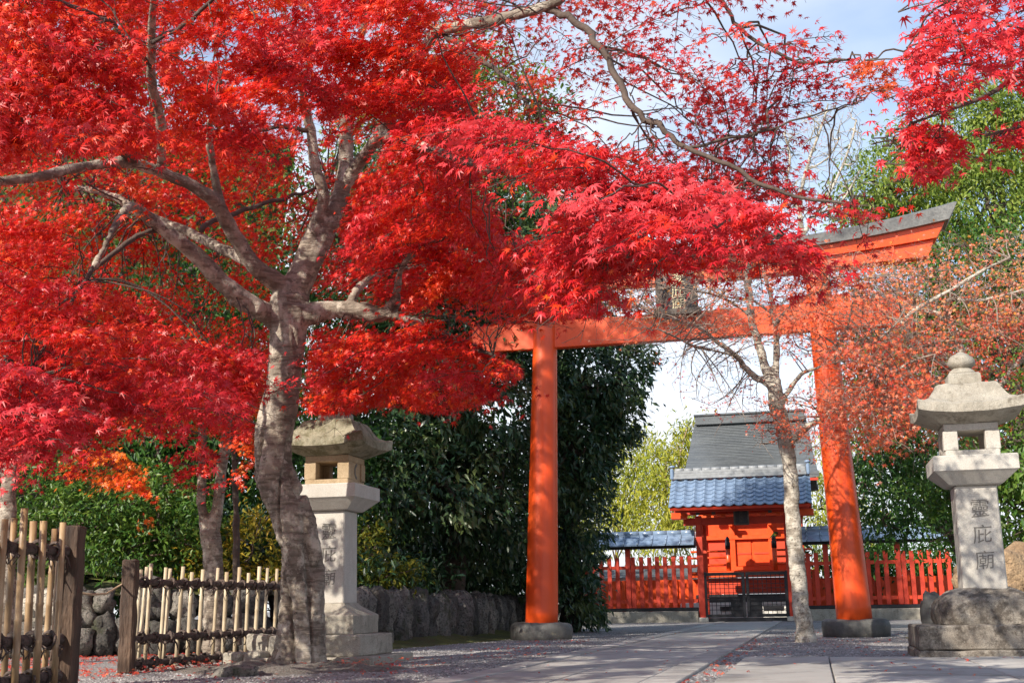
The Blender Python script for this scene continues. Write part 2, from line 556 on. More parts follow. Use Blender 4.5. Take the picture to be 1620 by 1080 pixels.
class Leaves:
    def __init__(self):
        self.p, self.d, self.n, self.s, self.t = [], [], [], [], []

    def add(self, p, d, n, s, t):
        self.p.append(p), self.d.append(d), self.n.append(n), self.s.append(s), self.t.append(t)

    def arrays(self):
        return tuple(np.concatenate(a) for a in (self.p, self.d, self.n, self.s, self.t))

    def build(self, name, mat, template, parent=None, keep=None):
        p, d, n, s, t = self.arrays()
        if keep is not None:
            k = keep(p)
            p, d, n, s, t = p[k], d[k], n[k], s[k], t[k]
        if parent is not None:
            p = local(parent, p)
            m = np.array(Matrix.Rotation(-parent.rotation_euler.z, 3, 'Z'))
            d, n = d @ m.T, n @ m.T
        d = unit(d)
        side = unit(np.cross(d, n))
        n = np.cross(side, d)
        T, Fc = template
        N, K = len(p), len(T)
        # each leaf is bent and squeezed a little differently
        cur = RNG.uniform(0.2, 2.6, N)[:, None, None]
        wid = RNG.uniform(0.75, 1.05, N)[:, None, None]
        vs = p[:, None, :] + s[:, None, None] * (T[None, :, 0:1] * wid * side[:, None, :] + T[None, :, 1:2] * d[:, None, :] + T[None, :, 2:3] * cur * n[:, None, :])
        idx = (Fc[None] + (np.arange(N) * K)[:, None, None]).reshape(-1)
        nf = N * len(Fc)
        w = Fc.shape[1]
        me = bpy.data.meshes.new(name)
        me.vertices.add(N * K)
        me.vertices.foreach_set('co', vs.astype(np.float32).reshape(-1))
        me.loops.add(nf * w)
        me.loops.foreach_set('vertex_index', idx.astype(np.int32))
        me.polygons.add(nf)
        me.polygons.foreach_set('loop_start', np.arange(0, nf * w, w, dtype=np.int32))
        me.update(calc_edges=True)
        at_ = me.attributes.new('tone', 'FLOAT', 'FACE')
        at_.data.foreach_set('value', np.repeat(np.clip(t, 0, 1), len(Fc)).astype(np.float32))
        me.materials.append(mat)
        o = bpy.data.objects.new(name, me)
        COL.objects.link(o)
        if parent is not None:
            o.parent = parent
        return o


def in_poly(P, poly):
    x, y = P[:, 0], P[:, 1]
    r = np.zeros(len(P), bool)
    n = len(poly)
    for i in range(n):
        x1, y1 = poly[i]
        x2, y2 = poly[(i + 1) % n]
        if y1 == y2:
            continue
        c = ((y1 > y) != (y2 > y)) & (x < (x2 - x1) * (y - y1) / (y2 - y1) + x1)
        r ^= c
    return r


def sample_poly(poly, n, gap=0.0):
    """points spread over a polygon, kept apart from one another (best of several tries)"""
    xs, ys = [p[0] for p in poly], [p[1] for p in poly]
    out = []
    while len(out) < n:
        c = np.stack([RNG.uniform(min(xs), max(xs), 60), RNG.uniform(min(ys), max(ys), 60)], 1)
        c = c[in_poly(c, poly)][:8]
        if not len(c):
            continue
        if out:
            q = np.array(out)
            dd = ((c[:, None] - q[None]) ** 2).sum(2).min(1)
            out.append(tuple(c[dd.argmax()]))
        else:
            out.append(tuple(c[0]))
    return out


def curve_pts(a, b, n=6, sag=0.0, wob=0.05):
    a, b = np.array(a), np.array(b)
    l = np.linalg.norm(b - a)
    w = RNG.normal(0, wob * l, 3)
    ts = np.linspace(0, 1, n)
    return [a + (b - a) * t + np.array([0, 0, -sag * l * 4 * t * (1 - t)]) + w * math.sin(math.pi * t) for t in ts]


def spray(lv, twigs, center, toward, n, length, width, tone, size, droop=0.25, face=0.6, tw=True, tone_sd=0.09, heading=None):
    """one flat drooping maple spray: a stem with side twigs and leaves laid along them"""
    d = np.array(center) - np.array(toward)
    d[2] *= 0.25
    d = d + RNG.normal(0, 0.25, 3) * np.linalg.norm(d) * np.array([1, 1, 0.3])
    if heading is not None:
        d = np.array(heading) + RNG.normal(0, 0.25, 3)
    d = d / (np.linalg.norm(d) + 1e-9)
    side = np.cross(d, (0, 0, 1.0))
    side /= np.linalg.norm(side) + 1e-9
    up = np.cross(side, d)
    base = np.array(center) - d * length * 0.5
    t = RNG.random(n) ** 0.8
    sgn = RNG.uniform(-1, 1, n)
    prof = 0.25 + 1.1 * np.sqrt(np.clip(t * (1.12 - t), 0, 1))
    sw = sgn * prof * width * 0.5
    tilt = RNG.normal(0, 0.22)
    z = -droop * length * t ** 2 - 0.16 * np.abs(sw) + tilt * sw + RNG.normal(0, 0.035, n)
    p = base + d * (t * length)[:, None] + side * sw[:, None] + up * z[:, None]
    head = d * 0.7 + side * (sgn * 1.1)[:, None] + RNG.normal(0, 0.45, (n, 3)) + np.array([0, 0, -0.35])
    nrm = np.array([0, 0, 0.42]) + SUN * (face + 0.35) + RNG.normal(0, 0.36, (n, 3))
    lv.add(p, unit(head), unit(nrm), size * RNG.uniform(0.55, 1.2, n), tone + RNG.normal(0, 0.05) + RNG.normal(0, tone_sd, n) + (RNG.random(n) < 0.08) * 0.30)
    if tw:
        st = [base + d * length * q + up * (-droop * length * q * q) for q in np.linspace(0, 0.95, 5)]
        twigs.tube(st, list(np.linspace(0.0045, 0.0015, 5)), 4, False)
        for q in RNG.uniform(0.1, 0.85, 5):
            for sg in (-1, 1):
                if RNG.random() < 0.3:
                    continue
                b0 = base + d * length * q - up * droop * length * q * q
                r = (0.25 + 1.1 * math.sqrt(q * (1.12 - q))) * width * RNG.uniform(0.2, 0.36)
                b1 = b0 + side * sg * r + d * r * 0.6 - up * (0.16 * r + droop * r * 0.5)
                twigs.tube([b0, b0 * .6 + b1 * .4 + RNG.normal(0, 0.012, 3), b0 * .3 + b1 * .7 + RNG.normal(0, 0.014, 3), b1], [0.0026, 0.002, 0.0016, 0.001], 3, False)
    return base


def clump_crown(lv, blobs, n_clumps, per, size, clump_r, tone=0.4, droop=0.5, spread=0.6, tone_sd=0.12, clump_sd=0.15, inner=0.5):
    """leaf clusters spread through a set of ellipsoids (world centre, radii)"""
    w = np.array([(r[0] * r[1] + r[1] * r[2] + r[0] * r[2]) for c, r in blobs])
    which = RNG.choice(len(blobs), n_clumps, p=w / w.sum())
    for k in which:
        c, r = np.array(blobs[k][0]), np.array(blobs[k][1])
        u = unit(RNG.normal(0, 1, 3))
        rad = inner + (1 - inner) * RNG.random() ** 0.6
        q = c + u * r * rad * RNG.uniform(0.85, 1.12)
        out = unit(u / r)
        m = max(4, int(per * RNG.uniform(0.6, 1.4)))
        head = out * spread + RNG.normal(0, 0.7, (m, 3)) + np.array([0, 0, -droop])
        p = q + RNG.normal(0, clump_r, (m, 3)) * np.array([1, 1, 0.7])
        nrm = np.array([0, 0, 0.7]) + out * 0.5 + SUN * 0.25 + RNG.normal(0, 0.45, (m, 3))
        tt = tone + RNG.normal(0, clump_sd) + RNG.normal(0, tone_sd, m)
        lv.add(p, unit(head), unit(nrm), size * RNG.uniform(0.65, 1.2, m), tt)


def limb_pts(spec):
    """[(px, py, width px, Y)] -> world points and radii"""
    pts = [at(x, y, Y) for x, y, w, Y in spec]
    rad = [w / 2 / F_PX * Y for x, y, w, Y in spec]
    # refine with a Catmull-Rom pass
    P, Rr = [], []
    n = len(pts)
    for i in range(n - 1):
        p0, p1, p2, p3 = pts[max(i - 1, 0)], pts[i], pts[i + 1], pts[min(i + 2, n - 1)]
        for t in np.linspace(0, 1, 5)[:-1]:
            P.append(0.5 * ((2 * p1) + (-p0 + p2) * t + (2 * p0 - 5 * p1 + 4 * p2 - p3) * t * t + (-p0 + 3 * p1 - 3 * p2 + p3) * t ** 3))
            Rr.append(rad[i] * (1 - t) + rad[i + 1] * t)
    P.append(pts[-1])
    Rr.append(rad[-1])
    return P, Rr

# ------------------------------------------------------------------ sky, sun
world = bpy.data.worlds.new('World')
scene.world = world
world.use_nodes = True
wt = world.node_tree
bg = wt.nodes['Background']
sky = wt.nodes.new('ShaderNodeTexSky')
sky.sky_type = 'NISHITA'
sky.sun_disc = False
sky.sun_elevation = SUN_EL
sky.sun_rotation = math.atan2(SUN[0], SUN[1])
sky.air_density = 1.0
sky.dust_density = 0.4
sky.ozone_density = 1.6
tc = wt.nodes.new('ShaderNodeTexCoord')
mp = wt.nodes.new('ShaderNodeMapping')
mp.inputs['Scale'].default_value = (1.0, 1.0, 2.6)
mp.inputs['Location'].default_value = (0.35, 0.2, 0.1)
wt.links.new(tc.outputs['Generated'], mp.inputs[0])
cn = wt.nodes.new('ShaderNodeTexNoise')
cn.inputs['Scale'].default_value = 1.9
cn.inputs['Detail'].default_value = 9
cn.inputs['Roughness'].default_value = 0.48
wt.links.new(mp.outputs[0], cn.inputs['Vector'])
sep = wt.nodes.new('ShaderNodeSeparateXYZ')
wt.links.new(tc.outputs['Generated'], sep.inputs[0])
low = wt.nodes.new('ShaderNodeMapRange')      # more cloud towards the horizon
low.inputs['From Min'].default_value = 0.10
low.inputs['From Max'].default_value = 0.62
low.inputs['To Min'].default_value = 0.30
low.inputs['To Max'].default_value = -0.10
wt.links.new(sep.outputs['Z'], low.inputs['Value'])
ad = wt.nodes.new('ShaderNodeMath')
ad.operation = 'ADD'
wt.links.new(cn.outputs['Fac'], ad.inputs[0])
wt.links.new(low.outputs[0], ad.inputs[1])
cf = ramp(wt, [(0.46, (0.10, 0.10, 0.10)), (0.74, (0.95, 0.95, 0.95))], ad.outputs[0])
skyb = mixc(wt, 1.0, sky.outputs[0], (1.30, 1.46, 1.52), 'MULTIPLY')
skyc = mixc(wt, cf, skyb, (7.6, 8.0, 8.7))
wt.links.new(skyc, bg.inputs['Color'])
bg.inputs['Strength'].default_value = 0.10

sl = bpy.data.lights.new('sun', 'SUN')
sl.energy = 5.0
sl.angle = D2R(0.53)
sl.color = (1.0, 0.93, 0.82)
so = bpy.data.objects.new('sun', sl)
COL.objects.link(so)
so.rotation_euler = Vector(SUN).to_track_quat('Z', 'Y').to_euler()
so.location = (0, 0, 30)

scene.view_settings.view_transform = 'Standard'
scene.view_settings.look = 'None'
scene.view_settings.exposure = 0.58
scene.view_settings.gamma = 1.0
scene.cycles.max_bounces = 8
scene.cycles.transmission_bounces = 4
scene.cycles.use_denoising = True

# ------------------------------------------------------------------ ground
gm, gnt, gb = new_mat('grey_gravel')
vor = gnt.nodes.new('ShaderNodeTexVoronoi')
vor.inputs['Scale'].default_value = 55
tcg = gnt.nodes.new('ShaderNodeTexCoord')
gnt.links.new(tcg.outputs['Object'], vor.inputs['Vector'])
vbw = gnt.nodes.new('ShaderNodeRGBToBW')
gnt.links.new(vor.outputs['Color'], vbw.inputs[0])
gc = ramp(gnt, [(0.1, (0.15, 0.14, 0.132)), (0.5, (0.27, 0.255, 0.243)), (0.9, (0.44, 0.42, 0.405))], vbw.outputs[0])
gn = noise_node(gnt, 0.8, 6, 0.6)
gc = mixc(gnt, ramp(gnt, [(0.45, (0, 0, 0)), (0.75, (0.5, 0.5, 0.5))], gn), gc, (0.15, 0.12, 0.085))
gnt.links.new(gc, gb.inputs['Base Color'])
gb.inputs['Roughness'].default_value = 0.95
bump(gnt, gb, vor.outputs['Distance'], 0.9, 0.02)
M['gravel'] = gm
M['pebble'] = None

g = MB()
g.add([(-260, -60, 0), (260, -60, 0), (260, 420, 0), (-260, 420, 0)], [(0, 1, 2, 3)])
tag(g.build('ground', M['gravel']), kind='structure')

# stone paved path with kerb strips, in the shrine's axes
pm, pnt, pb = new_mat('paved_granite')
n1 = noise_node(pnt, 0.7, 6, 0.6)
n2 = noise_node(pnt, 160, 3, 0.6)
n3 = noise_node(pnt, 5, 8, 0.7)
pc = ramp(pnt, [(0.3, (0.38, 0.358, 0.328)), (0.7, (0.48, 0.455, 0.42))], n1)
pc = mixc(pnt, ramp(pnt, [(0.3, (0.5, 0.5, 0.5)), (0.7, (0, 0, 0))], n2), pc, (0.30, 0.275, 0.25))
pc = mixc(pnt, ramp(pnt, [(0.55, (0, 0, 0)), (0.75, (0.55, 0.55, 0.55))], n3), pc, (0.22, 0.20, 0.175))
n4 = noise_node(pnt, 1.7, 10, 0.75)
pc = mixc(pnt, ramp(pnt, [(0.48, (0, 0, 0)), (0.66, (0.75, 0.75, 0.75))], n4), pc, (0.20, 0.18, 0.15))
pg = pnt.nodes.new('ShaderNodeNewGeometry')
pc = mixc(pnt, 1.0, pc, ramp(pnt, [(0.0, (0.80, 0.80, 0.80)), (1.0, (1.12, 1.11, 1.09))], pg.outputs['Random Per Island']), 'MULTIPLY')
pnt.links.new(pc, pb.inputs['Base Color'])
pb.inputs['Roughness'].default_value = 0.85
bump(pnt, pb, n2, 0.35, 0.006)
M['paving'] = pm


def slab_grid(name, us, vs, z, mat, joint=0.012):
    """rectangular stone slabs with open joints, one structure mesh"""
    b = MB()
    for u0, u1 in zip(us, us[1:]):
        for v0, v1 in zip(vs, vs[1:]):
            c = L((u0 + u1) / 2, (v0 + v1) / 2, z - 0.045 + RNG.normal(0, 0.0015))
            b.box(c, (u1 - u0 - joint, v1 - v0 - joint, 0.09), (U, V, (0, 0, 1)), bev=0.006)
    o = b.build(name, mat)
    return tag(o, kind='structure')


slab_grid('path', [-0.62, 0.02, 0.66], [-38, -32.5, -29.1, -25.6, -22.2, -18.9, -15.2, -11.6, -8.1, -4.6, -0.9], 0.012, M['paving'])
slab_grid('path_kerb', [0.665, 0.93], list(np.arange(-38, -0.8, 1.24)), 0.022, M['paving'])
slab_grid('path_kerb', [-0.86, -0.625], list(np.arange(-38, -0.8, 1.31)), 0.022, M['paving'])
slab_grid('pavement', [1.17, 1.95, 3.1, 4.3, 5.4, 6.6, 7.8, 9.2, 10.6], [-33, -30.2, -27.9, -26.1, -24.72], 0.026, M['paving'])

# ------------------------------------------------------------------ banks behind the retaining walls
bm_, bnt, bb = new_mat('mossy_bank')
n1 = noise_node(bnt, 1.3, 8, 0.65)
n2 = noise_node(bnt, 25, 6, 0.7)
bc = ramp(bnt, [(0.3, (0.10, 0.075, 0.035)), (0.48, (0.085, 0.10, 0.018)), (0.7, (0.19, 0.19, 0.03))], n1)
bc = mixc(bnt, ramp(bnt, [(0.4, (0, 0, 0)), (0.7, (0.6, 0.6, 0.6))], n2), bc, (0.07, 0.055, 0.025))
bnt.links.new(bc, bb.inputs['Base Color'])
bb.inputs['Roughness'].default_value = 1.0
bump(bnt, bb, n2, 1.0, 0.05)
M['moss'] = bm_


def along(poly, t):
    seg = [np.linalg.norm(np.subtract(b, a)) for a, b in zip(poly, poly[1:])]
    s = t * sum(seg)
    for (a, b), l in zip(zip(poly, poly[1:]), seg):
        if s <= l or (a, b) == (poly[-2], poly[-1]):
            q = np.array(a) + (np.array(b) - a) * (s / l)
            d = (np.array(b, float) - a) / l
            return q, d
        s -= l


def bank(name, poly, height, nt_=90, nd=40, far=45.0, left=True):
    vs, fs = [], []
    for i in range(nt_ + 1):
        q, d = along(poly, i / nt_)
        nrm = np.array([-d[1], d[0]]) if left else np.array([d[1], -d[0]])
        for j in range(nd + 1):
            dist = far * (j / nd) ** 2.0
            p = q + nrm * dist
            z = height(dist, i / nt_) + 0.10 * mnoise.noise(Vector((p[0] * 0.7, p[1] * 0.7, 1))) * min(1, dist) + 0.03 * mnoise.noise(Vector((p[0] * 3, p[1] * 3, 4)))
            vs.append((p[0], p[1], z))
    for i in range(nt_):
        for j in range(nd):
            a = i * (nd + 1) + j
            f = (a, a + nd + 1, a + nd + 2, a + 1)
            fs.append(f if not left else f[::-1])
    b = MB()
    b.add(vs, fs, True)
    return tag(b.build(name, M['moss']), kind='structure')


WALL_L = [(-15.0, 14.3), (-5.75, 15.4), (-2.4, 16.9), (-1.0, 20.2), (0.0, 26.0), (0.6, 34.0)]
bank('bank', WALL_L, lambda d, t: 0.80 - 0.16 * t + 0.04 * d + 0.011 * d * d * min(1, max(0, 1.4 - 1.2 * t)))
WALL_R = [(5.0, 13.2), (6.3, 16.5), (8.6, 24.0), (12.4, 33.0), (14.5, 40)]
bank('bank', WALL_R, lambda d, t: -0.06 + 0.30 * min(d, 2.5) + 0.11 * max(0, d - 2.5), left=False, far=30)
# toe of earth in front of the dark stretch of wall
b = MB()
vs, fs = [], []
TOE = [(-2.5, 16.6), (-1.0, 19.9), (0.0, 25.7), (0.6, 33.8)]
for i in range(41):
    q, d = along(TOE, i / 40)
    nrm = np.array([d[1], -d[0]])
    for j in range(9):
        p = q + nrm * (j / 8 * 1.15 - 0.1)
        t = j / 8
        z = 0.20 * (1 - t) ** 1.3 * (0.7 + 0.5 * mnoise.noise(Vector((p[0], p[1], 0)))) + 0.02 * mnoise.noise(Vector((p[0] * 5, p[1] * 5, 0))) - 0.03 * t
        vs.append((p[0], p[1], z))
for i in range(40):
    for j in range(8):
        a = i * 9 + j
        fs.append((a, a + 1, a + 10, a + 9)[::-1])
b.add(vs, fs, True)
tag(b.build('earth_verge', M['moss']), kind='structure')


mbp = MB()
vs, fs = [], []
cx_, cy_ = 5.65, 17.0
for i in range(13):
    for j in range(48):
        a_ = 2 * math.pi * j / 48
        r_ = i / 12 * (1.0 + 0.4 * mnoise.noise(Vector((math.cos(a_) * 1.4, math.sin(a_) * 1.4, 3))))
        x_, y_ = cx_ + 0.9 + r_ * math.cos(a_) * 1.1, cy_ + r_ * math.sin(a_) * 2.0
        vs.append((x_, y_, 0.11 * (1 - (i / 12) ** 1.5) - 0.012 * i / 12 + 0.02 * mnoise.noise(Vector((x_ * 4, y_ * 4, 0))) * (1 - i / 12)))
for i in range(12):
    for j in range(48):
        k_ = (j + 1) % 48
        fs.append((i * 48 + j, (i + 1) * 48 + j, (i + 1) * 48 + k_, i * 48 + k_))
mbp.add(vs, fs, True)
M['bright_moss'] = mottled('bright_moss', (0.11, 0.11, 0.02), (0.25, 0.20, 0.05), (0.20, 0.16, 0.09), 5, 60, 1.0, 1.0, 0.03)
tag(mbp.build('moss_ground', M['bright_moss']), kind='structure')


def rock_mesh(mb, c, r, seed, sub=2, rough=0.25, box=0.5):
    bmn = bmesh.new()
    bmesh.ops.create_icosphere(bmn, subdivisions=sub, radius=1)
    off = Vector((seed * 3.7, seed * 1.9, seed * 5.3))
    vs = []
    for v in bmn.verts:
        p = v.co.normalized()
        m = max(abs(p.x), abs(p.y), abs(p.z))
        q = p * (1 - box) + p / m * box * 0.85
        q *= 1 + rough * mnoise.fractal(p * 1.6 + off, 0.9, 2.0, 4)
        vs.append((c[0] + q.x * r[0], c[1] + q.y * r[1], c[2] + q.z * r[2]))
    fs = [[v.index for v in f.verts] for f in bmn.faces]
    bmn.free()
    mb.add(vs, fs, True)


def stone_wall(poly, name, label, mat, h0, h1, w, gr=None, seed=0, tall=False):
    total = sum(np.linalg.norm(np.subtract(b_, a_)) for a_, b_ in zip(poly, poly[1:]))
    mb = MB()
    s = 0.0
    k = seed
    while s < total:
        wd = w * RNG.uniform(0.7, 1.4)
        q, d = along(poly, min(1, (s + wd / 2) / total))
        h = h0 + (h1 - h0) * s / total
        rows = 1 if tall else 2
        z = 0
        for r_ in range(rows):
            hh = h / rows * (RNG.uniform(0.9, 1.12) if tall else (RNG.uniform(0.75, 1.25) if r_ == 0 else 1))
            if r_ == rows - 1:
                hh = h * RNG.uniform(0.92, 1.1) - z
            sh = 0 if r_ == 0 else RNG.uniform(-0.12, 0.12)
            cx, cy = q + d * sh + np.array([-d[1], d[0]]) * (0.10 * r_ + RNG.normal(0, 0.03))
            k += 1
            lo = MB()
            rock_mesh(lo, (0, 0, 0), (wd * 0.57, 0.26, hh * 0.56), k, 3, 0.35, 0.6)
            V_ = np.array(lo.v)
            W_ = np.stack([cx + V_[:, 0] * d[0] - V_[:, 1] * d[1], cy + V_[:, 0] * d[1] + V_[:, 1] * d[0], z + hh / 2 + V_[:, 2]], 1)
            mb.add(W_, lo.f, True)
            z += hh * 0.96
        s += wd * 0.95
    o = mb.build(name, mat)
    return tag(o, label, 'wall', gr)


stone_wall([(-15.0, 14.3), (-5.8, 15.38)], 'stone_wall', 'pale sunlit stone wall seen between the poles of the bamboo fence at the edge', M['pale_stone'], 0.85, 0.85, 0.6)
stone_wall([(-5.75, 15.4), (-2.4, 16.9)], 'stone_wall', 'grey stone wall of rounded boulders behind the bamboo fence with white poles', M['wall_stone'], 0.88, 0.84, 0.36, seed=60)
stone_wall([(-2.3, 16.95), (-1.0, 20.2), (0.0, 26.0), (0.5, 33.0)], 'stone_wall', 'dark retaining wall of upright stones between lantern and torii pillar', M['wall_stone'], 0.76, 0.60, 0.27, seed=120, tall=True)

# ------------------------------------------------------------------ torii


def torii():
    c = L(-0.03, -17.06)
    t = thing('torii_gate', 'large vermilion torii gate with grey roof cap spanning the paved path', 'torii', c, -AX)
    for sg in (-1, 1):
        b = MB()
        prof, n = [], 32
        b_pts = []
        rad = []
        for z in np.linspace(0.2, 5.9, 24):
            k = z / 5.9
            x = sg * (2.475 - 0.20 * k)
            b_pts.append((x, 0, z))
            rad.append(0.272 - 0.078 * k)
        b.tube(b_pts, rad, 40)
        p = b.build('pillar', M['vermilion'], t)
        s = MB()
        prof = [(0.44, -0.05), (0.50, -0.02), (0.515, 0.06), (0.52, 0.16), (0.50, 0.23), (0.45, 0.265), (0.30, 0.27)]
        s.lathe(prof, 40, (sg * 2.48, 0, 0))
        so_ = s.build('base_stone', M['dark_stone'], t)
        roughen(so_, 0.03, 2.2, 3 + sg)
    b = MB()
    b.box((0.06, 0, 5.05), (7.3, 0.17, 0.47), bev=0.012)
    b.build('tie_beam', M['vermilion'], t)
    for sg in (-1, 1):
        for s2 in (-1, 1):
            b = MB()
            x = sg * 2.29 + s2 * 0.30
            b.box((x, 0, 5.345), (0.36, 0.13, 0.115), bev=0.008)
            b.build('wedge', M['vermilion'], t)
    # double lintel: lower beam, upper beam, roof cap, each swept along a rising curve
    us = np.linspace(-1, 1, 41)

    def rise(u):
        return 0.40 * (abs(u) / 4.5) ** 2.4

    def sweep(half_b, half_t, zb, zt, hw_b, hw_t, pitch=0.0):
        mb = MB()
        vs, fs = [], []
        for s_ in us:
            ub, ut = s_ * half_b, s_ * half_t
            ring = [(ub, -hw_b, zb(ub)), (ut, -hw_t, zt(ut)), (ut, 0, zt(ut) + pitch), (ut, hw_t, zt(ut)), (ub, hw_b, zb(ub))]
            vs += ring
        m = 5
        for i in range(len(us) - 1):
            for k in range(m):
                l = (k + 1) % m
                fs.append((i * m + k, i * m + l, (i + 1) * m + l, (i + 1) * m + k)[::-1])
        fs.append(tuple(range(m)))
        fs.append(tuple(range((len(us) - 1) * m, len(us) * m))[::-1])
        mb.add(vs, fs)
        return mb
    sweep(4.02, 4.12, lambda u: 5.80 + 0.35 * rise(u), lambda u: 5.96 + 0.62 * rise(u), 0.15, 0.15).build('lower_lintel', M['vermilion'], t)
    sweep(4.16, 4.30, lambda u: 5.962 + 0.64 * rise(u), lambda u: 6.11 + 0.86 * rise(u), 0.22, 0.24).build('upper_lintel', M['vermilion'], t)
    sweep(4.36, 4.50, lambda u: 6.113 + 0.86 * rise(u), lambda u: 6.27 + 1.05 * rise(u), 0.33, 0.36, 0.12).build('roof_cap', M['cap_metal'], t)
    # name plaque
    pl = MB()
    pl.box((0.0, -0.27, 5.60), (0.50, 0.05, 0.74), bev=0.01)
    p = pl.build('plaque', M['black_wood'], t)
    fr = MB()
    fr.box((0, -0.30, 5.235), (0.78, 0.12, 0.11), bev=0.015)
    fr.box((0, -0.30, 5.985), (0.70, 0.12, 0.10), bev=0.015)
    for sg in (-1, 1):
        fr.box((sg * 0.30, -0.30, 5.61), (0.09, 0.10, 0.63), bev=0.012)
        fr.box((sg * 0.255, -0.345, 5.61), (0.018, 0.03, 0.63))
    fr.build('plaque_frame', M['weathered_board'], p)
    for i, ch in enumerate('靈庇廟'):
        o = text_mesh('lettering', ch, 0.26, M['gold'], p, 0.006)
        o.location = (0.03, -0.302, 5.82 - i * 0.225)
        o.rotation_euler = (math.pi / 2, 0, 0)
    return t


torii()

# ------------------------------------------------------------------ stone lanterns


def sq_lathe(mb, prof, n=48, p=5.0, c=(0, 0, 0), smooth=True):
    vs, fs = [], []
    for r, z in prof:
        for k in range(n):
            t = 2 * math.pi * (k + 0.5) / n
            ct, st = math.cos(t), math.sin(t)
            q = (abs(ct) ** p + abs(st) ** p) ** (-1 / p)
            vs.append((c[0] + r * q * ct, c[1] + r * q * st, c[2] + z))
    m = len(prof)
    for i in range(m - 1):
        for k in range(n):
            l = (k + 1) % n
            fs.append((i * n + k, i * n + l, (i + 1) * n + l, (i + 1) * n + k))
    fs.append(tuple(range(n))[::-1])
    fs.append(tuple(range((m - 1) * n, m * n)))
    mb.add(vs, fs, smooth)


